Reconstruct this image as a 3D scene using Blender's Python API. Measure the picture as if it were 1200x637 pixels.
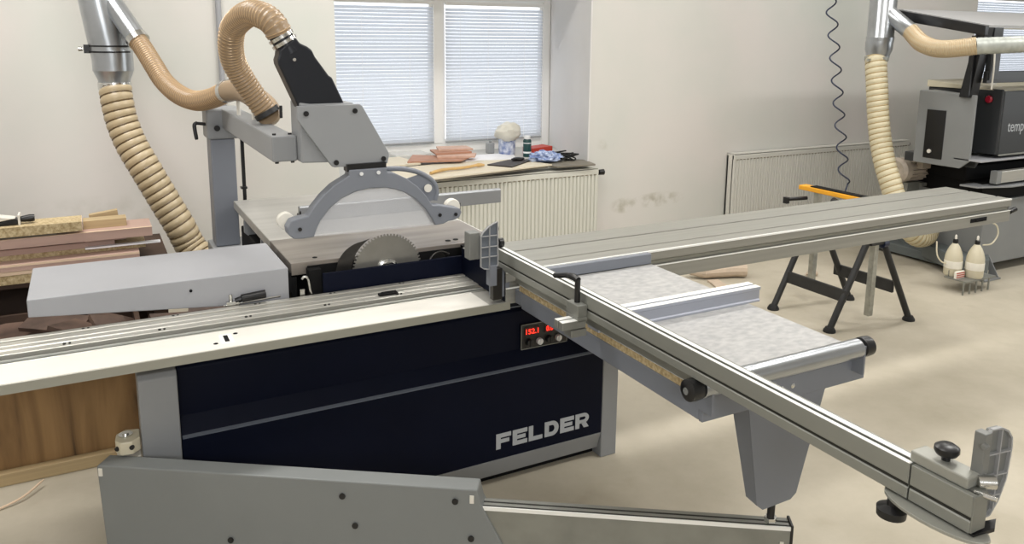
import bpy, math, random
from mathutils import Vector, Matrix, noise
random.seed(7)
D = bpy.data
for o in list(D.objects): D.objects.remove(o)
scene = bpy.context.scene
COL = scene.collection

# ------------------------------------------------------------------ camera
F, CY = 941.24, 215.97                      # focal length and optical centre for the 1200x637 frame
yaw, pitch, roll = -0.48899198, 0.18450985, 0.00912453
def rot_world_to_cam():
    B = Matrix(((1,0,0),(0,0,-1),(0,1,0)))
    c,s = math.cos(yaw), math.sin(yaw); Ry = Matrix(((c,s,0),(-s,c,0),(0,0,1)))
    c,s = math.cos(pitch), math.sin(pitch); Rx = Matrix(((1,0,0),(0,c,-s),(0,s,c)))
    c,s = math.cos(roll), math.sin(roll); Rz = Matrix(((c,-s,0),(s,c,0),(0,0,1)))
    return Rz @ Rx @ B @ Ry
Mc = rot_world_to_cam()
cam_data = D.cameras.new('camera'); cam = D.objects.new('camera', cam_data); COL.objects.link(cam)
R3 = Matrix((Mc[0], -Mc[1], -Mc[2])).transposed()
cam.matrix_world = Matrix.Translation((0,0,1.7)) @ R3.to_4x4()
cam_data.sensor_fit = 'HORIZONTAL'; cam_data.sensor_width = 36
cam_data.lens = 36*F/1200
cam_data.shift_y = -(318.5-CY)/1200
cam_data.clip_start = .05
scene.camera = cam

# ------------------------------------------------------------------ light and exposure
scene.view_settings.view_transform = 'Standard'
scene.view_settings.look = 'None'
scene.view_settings.gamma = 1
scene.view_settings.use_curve_mapping = False
scene.view_settings.exposure = 0.0
world = D.worlds.new('sky'); scene.world = world; world.use_nodes = True
bg = world.node_tree.nodes['Background']; bg.inputs[0].default_value = (.93,.96,1,1); bg.inputs[1].default_value = 2.0
def area(name, loc, rot, sx, sy, power, color=(1,1,1)):
    l = D.lights.new(name, 'AREA'); l.shape = 'RECTANGLE'; l.size = sx; l.size_y = sy; l.energy = power; l.color = color
    o = D.objects.new(name, l); o.location = loc; o.rotation_euler = rot; COL.objects.link(o); return o
CEIL = 3.6
for k,(x,y,p) in enumerate(((-.6,3.6,58),(2.0,3.8,46),(4.8,3.6,31),(7.3,3.4,22),(.4,1.5,26),(3.2,1.5,60),(6.2,1.3,58))):
    area('ceiling_lamp', (x,y,CEIL-.06), (0,0,0), 1.5, .35, p, (1,.98,.945))
area('added_side_light', (9.3,.2,1.9), (0,math.radians(90),0), 1.6, 3.0, 55, (.93,.97,1))  # unseen area light added for fill; the right wall has no window
area('rear_window_daylight', (-.8,-2.9,2.9), (math.radians(80),0,0), 1.8, .9, 95, (.97,.985,1))

# ------------------------------------------------------------------ materials
def lin(c):
    return tuple(((v/255)/12.92 if v/255 <= .04045 else (((v/255)+.055)/1.055)**2.4) for v in c)
MATS = {}
def mat(name, rgb, rough=.5, metal=0., var=.0, scale=6., stretch=(1,1,1), bump=0., rgb2=None, spec=.5, coat=0., trans=0., detail=4.):
    m = D.materials.new(name); m.use_nodes = True; nt = m.node_tree; b = nt.nodes['Principled BSDF']
    c = lin(rgb); b.inputs['Base Color'].default_value = (*c,1)
    b.inputs['Roughness'].default_value = rough; b.inputs['Metallic'].default_value = metal
    b.inputs['Specular IOR Level'].default_value = spec; b.inputs['Coat Weight'].default_value = coat
    b.inputs['Transmission Weight'].default_value = trans
    if var or rgb2 or bump:
        tc = nt.nodes.new('ShaderNodeTexCoord'); mp = nt.nodes.new('ShaderNodeMapping'); mp.inputs['Scale'].default_value = stretch
        nz = nt.nodes.new('ShaderNodeTexNoise'); nz.inputs['Scale'].default_value = scale; nz.inputs['Detail'].default_value = detail
        nt.links.new(tc.outputs['Object'], mp.inputs[0]); nt.links.new(mp.outputs[0], nz.inputs['Vector'])
        if var or rgb2:
            rp = nt.nodes.new('ShaderNodeValToRGB')
            a = tuple(v*(1-var) for v in c); d = tuple(min(1,v*(1+var)) for v in c)
            if rgb2: d = lin(rgb2); a = c
            rp.color_ramp.elements[0].position = .32; rp.color_ramp.elements[1].position = .68
            rp.color_ramp.elements[0].color = (*a,1); rp.color_ramp.elements[1].color = (*d,1)
            nt.links.new(nz.outputs[0], rp.inputs[0]); nt.links.new(rp.outputs[0], b.inputs['Base Color'])
        if bump:
            bp = nt.nodes.new('ShaderNodeBump'); bp.inputs['Strength'].default_value = bump; bp.inputs['Distance'].default_value = .01
            nt.links.new(nz.outputs[0], bp.inputs['Height']); nt.links.new(bp.outputs[0], b.inputs['Normal'])
    MATS[name] = m; return m
def emis(name, rgb, strength):
    m = D.materials.new(name); m.use_nodes = True; nt = m.node_tree; b = nt.nodes['Principled BSDF']
    b.inputs['Base Color'].default_value = (*lin(rgb),1); b.inputs['Emission Color'].default_value = (*lin(rgb),1); b.inputs['Emission Strength'].default_value = strength
    MATS[name] = m; return m

def nodes_of(m): return m.node_tree.nodes, m.node_tree.links
# machine paints
mat('grey_paint', (138,140,142), .45, var=.03, scale=3, bump=.02)
mat('pale_paint', (156,157,161), .5, var=.04, scale=3)
mat('arm_paint', (122,125,124), .5, var=.03, scale=3)
mat('slate_paint', (118,122,130), .45, var=.03, scale=4)
mat('navy_paint', (8,13,30), .5, var=.1, scale=3, spec=.12)
mat('navy_edge', (92,98,108), .5)
mat('black_plastic', (18,18,20), .35)
mat('black_matte', (12,12,13), .75, spec=.2)
mat('black_steel', (34,34,34), .5, var=.25, scale=14)
mat('white_plastic', (222,218,208), .45)
mat('aluminium', (196,194,186), .42, .75, var=.05, scale=5, stretch=(.3,6,6))
mat('aluminium_y', (142,143,136), .42, .4, var=.04, scale=5, stretch=(6,.3,6))
mat('strip_sheen', (238,235,226), .35, .25, var=.03, scale=4, stretch=(.2,3,3))  # aluminium lightened so the colour carries the reflected light
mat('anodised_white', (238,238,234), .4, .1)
mat('rail_face', (150,149,138), .5, .3)  # darker aluminium; shade on the rail front is in the colour
mat('carriage_top', (152,151,144), .45, .45, var=.07, scale=7, stretch=(.12,8,8))
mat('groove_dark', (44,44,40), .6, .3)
mat('cast_iron', (138,131,124), .36, .45, var=.22, scale=5, stretch=(.35,3,3), bump=.02)
mat('steel_table', (170,168,163), .42, .3, var=.12, scale=4, stretch=(.3,3,3))
mat('fence_metal', (152,154,157), .4, .4)
mat('blade_steel', (140,138,132), .36, .6, var=.12, scale=9)
mat('dark_steel', (70,68,66), .4, .8, var=.2, scale=8)
mat('chrome', (215,215,212), .18, 1.)
mat('galvanised', (176,180,184), .28, .9, var=.12, scale=5, bump=.02)
mat('galv_worn', (168,168,160), .45, .7, var=.16, scale=30)
mat('clamp_alloy', (158,158,150), .42, .4)
mat('profile_blue', (168,172,184), .4, .2)
mat('speck', (160,160,160), .5)
mat('steel_dull', (142,143,137), .5, .6, var=.1, scale=10)
mat('stop_plastic', (96,102,110), .5)
mat('stop_metal', (124,125,122), .45, .3)
mat('hose_tan', (184,166,134), .38, var=.06, scale=8, spec=.6)
mat('hose_tan_dark', (150,127,99), .35, var=.06, scale=8, spec=.6)
mat('hose_cream', (206,196,166), .4, var=.05, scale=8)
mat('hose_wire', (96,78,50), .4)
mat('copper_wire', (186,156,118), .3, .2)
mat('cream_wire', (170,148,104), .4)
mat('silver_foil', (182,186,180), .45, .35, var=.12, scale=18)
mat('radiator_cream', (206,205,195), .45)
mat('radiator_grey', (210,208,200), .45)
mat('radiator_gap', (120,112,92), .8)
mat('window_frame', (244,243,240), .4)
mat('reveal_white', (218,216,214), .85, var=.03, scale=2)
mat('orange_paint', (232,164,38), .45, var=.08, scale=10)
mat('dark_blue_plastic', (24,34,60), .4)
mat('duct_black', (16,20,28), .35, spec=.45)
mat('rubber', (20,20,20), .7)
mat('red_button', (150,20,44), .3)
emis('red_led', (255,48,32), 2.2)
mat('led_window', (60,8,6), .3)
mat('silver_knob', (226,226,226), .3, .1)
mat('letter_grey', (172,176,180), .4)
mat('machine_grey', (128,130,130), .45, var=.03)
mat('machine_dark', (44,46,48), .42)
mat('machine_skid', (98,104,104), .5, var=.06)
mat('motor_grey', (184,172,158), .5, var=.14, scale=16)
mat('paper', (236,236,238), .7)
mat('sill_grey', (196,195,190), .7)
mat('plywood', (212,202,180), .6, var=.05, scale=5, stretch=(1,6,1))
mat('pale_wood', (180,158,120), .6, var=.12, scale=10, stretch=(.2,4,6))
mat('pink_board', (186,156,143), .55, var=.06, scale=8, stretch=(.2,4,4))
mat('pink_scrap', (62,48,40), .65, rgb2=(108,86,74), scale=7)
mat('pale_edge', (226,200,172), .6)
mat('grey_plank', (122,116,104), .6, var=.1)
mat('terracotta', (172,126,102), .6, var=.1, scale=12)
mat('terracotta_pale', (196,160,140), .6, var=.1, scale=12)
mat('yellow_wood', (198,162,104), .5, var=.1, scale=10)
mat('notebook', (52,46,44), .6)
mat('red_box', (186,58,42), .5)
mat('green_can', (24,66,66), .35)
mat('blue_can', (56,86,150), .4, rgb2=(220,224,232), scale=22)
mat('blue_cloth', (84,110,168), .85, rgb2=(196,206,226), scale=34, bump=.3)
mat('grey_plastic', (150,152,152), .5)
mat('dark_wood', (66,48,36), .7, var=.2, scale=5)
mat('pale_label', (236,232,220), .6)
mat('stripe_red', (190,96,84), .6)
mat('bottle_cream', (206,198,174), .4, var=.05)
mat('debris', (196,178,158), .7, var=.1, scale=14)
m = mat('chipboard', (160,138,98), .8, rgb2=(206,188,150), scale=90, bump=.3)
mat('laminate', (158,158,158), .42, rgb2=(184,183,181), scale=34, stretch=(1,1.6,1), detail=8)
def clear(name, rgb, alpha, rough=.1):
    m = mat(name, rgb, rough); n,l = nodes_of(m); b = n['Principled BSDF']; b.inputs['Alpha'].default_value = alpha; return m
clear('milky_plastic', (212,214,218), .30, .2)
clear('film_plastic', (232,230,224), .55, .3)
clear('bag_plastic', (226,222,208), .85, .4)
clear('smoked_panel', (70,72,72), .75, .15)
clear('window_pane', (225,235,240), .08, .02)
clear('tube_clear', (220,216,190), .5, .2)
# blinds: thin white slats with daylight coming through
m = D.materials.new('blind_slat'); m.use_nodes = True; n,l = nodes_of(m); n.clear()
o_ = n.new('ShaderNodeOutputMaterial'); mx = n.new('ShaderNodeMixShader'); d_ = n.new('ShaderNodeBsdfDiffuse'); t_ = n.new('ShaderNodeBsdfTranslucent')
d_.inputs[0].default_value = (.80,.81,.83,1); t_.inputs[0].default_value = (.50,.53,.58,1); mx.inputs[0].default_value = .62
l.new(d_.outputs[0], mx.inputs[1]); l.new(t_.outputs[0], mx.inputs[2]); l.new(mx.outputs[0], o_.inputs[0]); MATS['blind_slat'] = m

def wall_material():
    m = D.materials.new('old_plaster'); m.use_nodes = True; n,l = nodes_of(m); b = n['Principled BSDF']; b.inputs['Roughness'].default_value = .9
    tc = n.new('ShaderNodeTexCoord')
    nz = n.new('ShaderNodeTexNoise'); nz.inputs['Scale'].default_value = .9; nz.inputs['Detail'].default_value = 5
    l.new(tc.outputs['Object'], nz.inputs['Vector'])
    rp = n.new('ShaderNodeValToRGB'); rp.color_ramp.elements[0].position = .35; rp.color_ramp.elements[1].position = .65
    rp.color_ramp.elements[0].color = (*lin((204,206,199)),1); rp.color_ramp.elements[1].color = (*lin((215,210,205)),1)
    l.new(nz.outputs[0], rp.inputs[0])
    # damp stains: patches around given places, broken up by noise
    col = rp.outputs[0]
    n2 = n.new('ShaderNodeTexNoise'); n2.inputs['Scale'].default_value = 11; n2.inputs['Detail'].default_value = 6; l.new(tc.outputs['Object'], n2.inputs['Vector'])
    for (x,z,rx,rz,k) in ((3.86,.32,.14,.07,.75),(4.22,.34,.3,.07,.75),(3.66,.84,.1,.05,.3),(.0,.62,.7,.12,.2)):
        sp = n.new('ShaderNodeSeparateXYZ'); l.new(tc.outputs['Object'], sp.inputs[0])
        def mth(op,a,bv):
            q = n.new('ShaderNodeMath'); q.operation = op
            for i,v in enumerate((a,bv)):
                if isinstance(v,(int,float)): q.inputs[i].default_value = v
                else: l.new(v, q.inputs[i])
            return q.outputs[0]
        dx = mth('DIVIDE', mth('SUBTRACT', sp.outputs[0], x), rx); dz = mth('DIVIDE', mth('SUBTRACT', sp.outputs[2], z), rz)
        r2 = mth('ADD', mth('MULTIPLY',dx,dx), mth('MULTIPLY',dz,dz))
        fall = mth('MAXIMUM', mth('SUBTRACT', 1., r2), 0.)
        nn = mth('MAXIMUM', mth('MULTIPLY', mth('SUBTRACT', n2.outputs[0], .42), 4.), 0.)
        fac = mth('MINIMUM', mth('MULTIPLY', mth('MULTIPLY', fall, nn), k), 1.)
        mixn = n.new('ShaderNodeMix'); mixn.data_type = 'RGBA'; l.new(fac, mixn.inputs['Factor']); l.new(col, mixn.inputs['A'])
        mixn.inputs['B'].default_value = (*lin((150,144,120)),1); col = mixn.outputs['Result']
    l.new(col, b.inputs['Base Color'])
    bp = n.new('ShaderNodeBump'); bp.inputs['Strength'].default_value = .12; bp.inputs['Distance'].default_value = .02
    n3 = n.new('ShaderNodeTexNoise'); n3.inputs['Scale'].default_value = 2.6; l.new(tc.outputs['Object'], n3.inputs['Vector']); l.new(n3.outputs[0], bp.inputs['Height']); l.new(bp.outputs[0], b.inputs['Normal'])
    MATS['old_plaster'] = m
wall_material()
def floor_material():
    m = D.materials.new('concrete'); m.use_nodes = True; n,l = nodes_of(m); b = n['Principled BSDF']; b.inputs['Roughness'].default_value = .72; b.inputs['Specular IOR Level'].default_value = .3
    tc = n.new('ShaderNodeTexCoord')
    nz = n.new('ShaderNodeTexNoise'); nz.inputs['Scale'].default_value = 1.6; nz.inputs['Detail'].default_value = 9; nz.inputs['Roughness'].default_value = .65
    l.new(tc.outputs['Object'], nz.inputs['Vector'])
    rp = n.new('ShaderNodeValToRGB'); rp.color_ramp.elements[0].position = .3; rp.color_ramp.elements[1].position = .62
    rp.color_ramp.elements[0].color = (*lin((168,160,142)),1); rp.color_ramp.elements[1].color = (*lin((188,180,163)),1)
    l.new(nz.outputs[0], rp.inputs[0])
    n2 = n.new('ShaderNodeTexNoise'); n2.inputs['Scale'].default_value = 4.2; n2.inputs['Detail'].default_value = 3; l.new(tc.outputs['Object'], n2.inputs['Vector'])
    r2 = n.new('ShaderNodeValToRGB'); r2.color_ramp.elements[0].position = .66; r2.color_ramp.elements[1].position = .78
    r2.color_ramp.elements[0].color = (0,0,0,1); r2.color_ramp.elements[1].color = (.22,.22,.22,1); l.new(n2.outputs[0], r2.inputs[0])
    mx = n.new('ShaderNodeMix'); mx.data_type = 'RGBA'; l.new(r2.outputs[0], mx.inputs['Factor']); l.new(rp.outputs[0], mx.inputs['A']); mx.inputs['B'].default_value = (*lin((140,124,102)),1)
    l.new(mx.outputs['Result'], b.inputs['Base Color'])
    bp = n.new('ShaderNodeBump'); bp.inputs['Strength'].default_value = .15; l.new(nz.outputs[0], bp.inputs['Height']); l.new(bp.outputs[0], b.inputs['Normal'])
    MATS['concrete'] = m
floor_material()
def oak_material():
    m = D.materials.new('oak_laminate'); m.use_nodes = True; n,l = nodes_of(m); b = n['Principled BSDF']; b.inputs['Roughness'].default_value = .5
    tc = n.new('ShaderNodeTexCoord'); mp = n.new('ShaderNodeMapping'); mp.inputs['Scale'].default_value = (7,7,.7); l.new(tc.outputs['Object'], mp.inputs[0])
    nz = n.new('ShaderNodeTexNoise'); nz.inputs['Scale'].default_value = 1.6; nz.inputs['Detail'].default_value = 7; nz.inputs['Distortion'].default_value = 1.2
    l.new(mp.outputs[0], nz.inputs['Vector'])
    rp = n.new('ShaderNodeValToRGB'); e = rp.color_ramp.elements; e[0].position = .28; e[0].color = (*lin((62,44,26)),1); e[1].position = .7; e[1].color = (*lin((158,124,80)),1)
    k = e.new(.4); k.color = (*lin((120,90,54)),1)
    l.new(nz.outputs[0], rp.inputs[0])
    l.new(rp.outputs[0], b.inputs['Base Color']); MATS['oak_laminate'] = m
oak_material()

# ------------------------------------------------------------------ mesh building
class MB:
    def __init__(s): s.v = []; s.f = []; s.m = []; s.cur = 0
    def add(s, vs, fs, mi=None):
        b = len(s.v); s.v += [Vector(p) for p in vs]
        for f in fs: s.f.append([b+i for i in f]); s.m.append(s.cur if mi is None else mi)
        return s
    def box(s, x0,x1,y0,y1,z0,z1, mi=None):
        return s.add([(x0,y0,z0),(x1,y0,z0),(x1,y1,z0),(x0,y1,z0),(x0,y0,z1),(x1,y0,z1),(x1,y1,z1),(x0,y1,z1)],
            [(0,3,2,1),(4,5,6,7),(0,1,5,4),(1,2,6,5),(2,3,7,6),(3,0,4,7)], mi)
    def prism(s, poly, axis, a0, a1, mi=None):
        n = len(poly)
        def P(p,a):
            if axis == 'x': return (a,p[0],p[1])
            if axis == 'y': return (p[0],a,p[1])
            return (p[0],p[1],a)
        vs = [P(p,a0) for p in poly]+[P(p,a1) for p in poly]
        fs = [list(range(n))[::-1], [n+i for i in range(n)]] + [(i,(i+1)%n,n+(i+1)%n,n+i) for i in range(n)]
        return s.add(vs, fs, mi)
    def tube(s, pts, r, n=14, cap=True, mi=None):
        pts = [Vector(p) for p in pts]; k = len(pts); rs = r if hasattr(r,'__len__') else [r]*k
        t0 = (pts[1]-pts[0]).normalized(); up = Vector((0,0,1)) if abs(t0.z) < .9 else Vector((1,0,0))
        u = t0.cross(up).normalized(); vs = []
        for i,p in enumerate(pts):
            t = (pts[min(i+1,k-1)]-pts[max(i-1,0)]).normalized()
            u = (u - t*u.dot(t)).normalized(); w = t.cross(u)
            for j in range(n):
                a = 2*math.pi*j/n; vs.append(p + (u*math.cos(a)+w*math.sin(a))*rs[i])
        fs = [(i*n+j, i*n+(j+1)%n, (i+1)*n+(j+1)%n, (i+1)*n+j) for i in range(k-1) for j in range(n)]
        if cap: fs += [list(range(n))[::-1], [(k-1)*n+j for j in range(n)]]
        return s.add(vs, fs, mi)
    def cyl(s, p0, p1, r0, r1=None, n=24, mi=None):
        return s.tube([p0,p1], [r0, r0 if r1 is None else r1], n, True, mi)
    def lathe(s, prof, c, axis='z', n=28, mi=None):
        ax = {'x':Vector((1,0,0)),'y':Vector((0,1,0)),'z':Vector((0,0,1))}[axis]; c = Vector(c)
        u = Vector((0,1,0)) if axis == 'x' else Vector((1,0,0)); w = ax.cross(u)
        vs = []; fs = []; k = len(prof)
        for (r,h) in prof:
            for j in range(n):
                a = 2*math.pi*j/n; vs.append(c + ax*h + (u*math.cos(a)+w*math.sin(a))*max(r,1e-5))
        fs = [(i*n+j, i*n+(j+1)%n, (i+1)*n+(j+1)%n, (i+1)*n+j) for i in range(k-1) for j in range(n)]
        fs += [list(range(n))[::-1], [(k-1)*n+j for j in range(n)]]
        return s.add(vs, fs, mi)
    def blob(s, c, rad, seed=0, amp=.35, freq=3., nu=28, nv=18, flat=None, mi=None):
        vs = []; c = Vector(c)
        for i in range(nv+1):
            th = math.pi*i/nv
            for j in range(nu):
                ph = 2*math.pi*j/nu; d = Vector((math.sin(th)*math.cos(ph), math.sin(th)*math.sin(ph), math.cos(th)))
                q = noise.noise(d*freq+Vector((seed,seed*2.3,0))) + .5*noise.noise(d*freq*2.4+Vector((seed,9,3)))
                p = Vector((d.x*rad[0], d.y*rad[1], d.z*rad[2]))*(1+amp*q) + c
                if flat is not None: p.z = max(p.z, flat)
                vs.append(p)
        fs = [(i*nu+j, i*nu+(j+1)%nu, (i+1)*nu+(j+1)%nu, (i+1)*nu+j) for i in range(nv) for j in range(nu)]
        return s.add(vs, fs, mi)
    def tf(s, M):
        s.v = [M @ v for v in s.v]; return s

ORG = {}
def make(name, mb, mats, org, bevel=0., smooth=False, parent=None, segs=2):
    me = D.meshes.new(name); me.from_pydata([tuple(v-org) for v in mb.v], [], mb.f)
    for k in (mats if isinstance(mats,(list,tuple)) else [mats]): me.materials.append(MATS[k])
    for p,i in zip(me.polygons, mb.m): p.material_index = i
    import bmesh
    bm = bmesh.new(); bm.from_mesh(me); bmesh.ops.recalc_face_normals(bm, faces=bm.faces); bm.to_mesh(me); bm.free()
    o = D.objects.new(name, me); COL.objects.link(o)
    if smooth:
        for p in me.polygons: p.use_smooth = len(p.vertices) <= 4
        me.set_sharp_from_angle(angle=math.radians(38))
    if bevel:
        b = o.modifiers.new('bevel','BEVEL'); b.width = bevel; b.segments = segs; b.limit_method = 'ANGLE'; b.angle_limit = math.radians(30); b.harden_normals = False
    return o
def props(o, label=None, cat=None, group=None, kind=None):
    for k,v in (('label',label),('category',cat),('group',group),('kind',kind)):
        if v: o[k] = v
    return o
def thing(name, label, cat, loc, group=None):
    o = D.objects.new(name, None); o.location = loc; o.empty_display_size = .1; COL.objects.link(o); ORG[o] = Vector(loc)
    return props(o, label, cat, group)
def part(name, mb, mats, parent, bevel=0., smooth=False, label=None, kind=None):
    o = make(name, mb, mats, ORG[parent], bevel, smooth); o.parent = parent; ORG[o] = ORG[parent]
    return props(o, label, kind=kind)
def single(name, mb, mats, label, cat, group=None, bevel=0., smooth=False, kind=None):
    n = len(mb.v); c = Vector((sum(v.x for v in mb.v)/n, sum(v.y for v in mb.v)/n, min(v.z for v in mb.v)))
    o = make(name, mb, mats, c, bevel, smooth); o.location = c; ORG[o] = c
    return props(o, label, cat, group, kind)
def struct(name, mb, mats, bevel=0., smooth=False):
    o = make(name, mb, mats, Vector((0,0,0)), bevel, smooth); ORG[o] = Vector((0,0,0)); o['kind'] = 'structure'; return o
def spline(pts, steps=12):
    P = [Vector(p) for p in pts]; P = [2*P[0]-P[1]] + P + [2*P[-1]-P[-2]]; out = []
    for i in range(1, len(P)-2):
        for k in range(steps):
            t = k/steps; a,b,c,d = P[i-1],P[i],P[i+1],P[i+2]
            out.append(.5*((2*b)+(c-a)*t+(2*a-5*b+4*c-d)*t*t+(3*b-a-3*c+d)*t**3))
    out.append(P[-2]); return out
def resample(pts, step):
    L = [0.]
    for a,b in zip(pts, pts[1:]): L.append(L[-1]+(b-a).length)
    n = max(2, int(L[-1]/step)); out = []; j = 0
    for i in range(n+1):
        s = L[-1]*i/n
        while j < len(L)-2 and L[j+1] < s: j += 1
        t = (s-L[j])/max(1e-9, L[j+1]-L[j]); out.append(pts[j].lerp(pts[j+1], min(1,max(0,t))))
    return out, L[-1]
def hose(name, pts, r, pitch, amp, mats, label, wire='hose_wire', wr=.0022, sub=6, group=None, seg=24, crest=False):
    path, L = resample(spline(pts, 16), pitch/sub)
    t = thing(name, label, 'hose', path[-1], group)
    t0 = (path[1]-path[0]).normalized(); up = Vector((0,0,1)) if abs(t0.z) < .9 else Vector((1,0,0)); u = t0.cross(up).normalized()
    vs = []; hp = []; n = len(path)
    for i,p in enumerate(path):
        tt = (path[min(i+1,n-1)]-path[max(i-1,0)]).normalized(); u = (u-tt*u.dot(tt)).normalized(); w = tt.cross(u)
        for j in range(seg):
            a = 2*math.pi*j/seg; ph = i/sub - j/seg
            vs.append(p+(u*math.cos(a)+w*math.sin(a))*r*(1-amp+amp*abs(math.sin(math.pi*ph))))
        # the reinforcement helix sits where the phase is whole (groove) or half (crest)
        for q in range(2):
            ii = i+q/2; a = 2*math.pi*(ii/sub+(.5 if crest else 0)); pq = p.lerp(path[min(i+1,n-1)], q/2)
            hp.append(pq+(u*math.cos(a)+w*math.sin(a))*(r if crest else r*(1-amp)+wr*.2))
    fs = [(i*seg+j, i*seg+(j+1)%seg, (i+1)*seg+(j+1)%seg, (i+1)*seg+j) for i in range(n-1) for j in range(seg)]
    b = MB(); b.add(vs, fs); part('hose_wall', b, mats, t, smooth=True)
    b = MB(); b.tube(hp[:-1], wr, 6); part('spiral_wire', b, wire, t, smooth=True)
    return t
def ring(mb, c, axis, r, w, th=.003, n=28):
    mb.lathe([(r,-w/2),(r+th,-w/2),(r+th,w/2),(r,w/2)], c, axis, n)

# ------------------------------------------------------------------ the room
b = MB(); b.box(-3.2,12.5,-3.2,6.45,-.1,0); struct('floor', b, 'concrete')
b = MB(); b.box(-3.2,12.5,-3.2,6.45,CEIL,CEIL+.1); struct('ceiling', b, 'reveal_white')
b = MB()
b.box(-3.2,1.49,5.3,6.45,0,CEIL)                                           # left of the first window
b.prism([(3.50,5.3),(8.30,5.3),(8.30,6.45),(3.76,6.45),(3.74,6.3)],'z',0,CEIL)
REV = [(1.49,5.3),(3.50,5.3),(3.74,6.3),(3.76,6.45),(1.49,6.45)]
b.prism(REV,'z',0,.69); b.prism(REV,'z',2.22,CEIL)
b.box(8.30,11.6,5.3,6.45,0,.69); b.box(8.30,11.6,5.3,6.45,2.35,CEIL); b.box(11.6,12.5,5.3,6.45,0,CEIL)
struct('wall_back', b, 'old_plaster')
b = MB(); b.box(-3.2,-3.1,-3.2,5.3,0,CEIL); struct('wall_left', b, 'reveal_white')
b = MB(); b.box(12.4,12.5,-3.2,5.3,0,CEIL); struct('wall_right', b, 'reveal_white')
b = MB(); b.box(-3.1,12.4,-3.2,-3.1,0,CEIL); struct('wall_front', b, 'reveal_white')
# smooth white plaster lining of the right-hand window reveal and its sill
b = MB(); b.prism([(3.492,5.29),(3.505,5.29),(3.745,6.3),(3.732,6.3)],'z',.69,2.22); struct('trim_1', b, 'reveal_white')
b = MB(); b.prism([(1.49,5.25),(3.485,5.25),(3.49,5.30),(3.73,6.32),(1.49,6.32)],'z',.690,.702); struct('trim_2', b, 'sill_grey')

def window(n, x0, x1, xm, z0, z1, yf):
    w = MB(); fw = .055
    w.box(x0+.075,x1-.075,yf,yf+.07,z0,z0+.075); w.box(x0+.075,x1-.075,yf,yf+.07,z1-.075,z1)
    w.box(x0,x0+.075,yf,yf+.07,z0,z1); w.box(x1-.075,x1,yf,yf+.07,z0,z1); w.box(xm-.04,xm+.04,yf-.012,yf+.068,z0+.076,z1-.076)
    o = struct('window_%d'%n, w, 'window_frame', bevel=.006)
    for a,c in ((x0+.075,xm-.04),(xm+.04,x1-.075)):
        f = MB(); s = .03
        f.box(a,c,yf+.01,yf+.05,z0+.075,z0+.075+s); f.box(a,c,yf+.01,yf+.05,z1-.075-s,z1-.075)
        f.box(a,a+s,yf+.01,yf+.05,z0+.105,z1-.105); f.box(c-s,c,yf+.01,yf+.05,z0+.105,z1-.105)
        sash = part('window_sash', f, 'window_frame', o, bevel=.004)
        g = MB(); g.box(a+s,c-s,yf+.028,yf+.034,z0+.1,z1-.1); part('window_pane', g, 'window_pane', sash)
    return o
window(1, 1.49, 3.735, 2.64, .705, 2.05, 6.31)
window(2, 9.6, 11.6, 11.35, .705, 2.3, 6.31)
def blind(x0, x1, z0, z1, y, label):
    t = thing('venetian_blind', label, 'blind', ((x0+x1)/2, y, z0), 'white venetian blinds on the windows')
    b = MB(); b.box(x0,x1,y-.02,y+.012,z1-.028,z1); part('head_rail', b, 'window_frame', t, bevel=.003)
    b = MB(); n = int((z1-.03-z0-.02)/.0285); w = .0150; tilt = math.radians(56)
    for i in range(n):
        z = z0+.03+i*.0285
        b.v; p0 = (y-w*math.cos(tilt), z-w*math.sin(tilt)); p1 = (y+w*math.cos(tilt), z+w*math.sin(tilt)); pm = (y-.003, z+.0015)
        b.add([(x0,p0[0],p0[1]),(x1,p0[0],p0[1]),(x1,pm[0],pm[1]),(x0,pm[0],pm[1]),(x1,p1[0],p1[1]),(x0,p1[0],p1[1])],[(0,1,2,3),(3,2,4,5)])
    part('slats', b, 'blind_slat', t, smooth=False)
    b = MB(); b.box(x0,x1,y-.012,y+.008,z0,z0+.014); part('bottom_rail', b, 'grey_plastic', t, bevel=.003)
    for f in (.14,.42,.8):
        b = MB(); x = x0+(x1-x0)*f; b.cyl((x,y-.017,z0+.01),(x,y-.017,z1-.02),.0012,n=6); part('ladder_cord', b, 'window_frame', t)
blind(1.53,2.59,.790,1.965,6.285,'white venetian blind on the left-hand casement, partly behind the blade guard')
blind(2.70,3.635,.785,1.962,6.285,'white venetian blind on the casement right of the window mullion')
blind(9.70,11.30,.80,2.2,6.285,'white venetian blind at the far right window, seen behind the edge banding machine')

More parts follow.
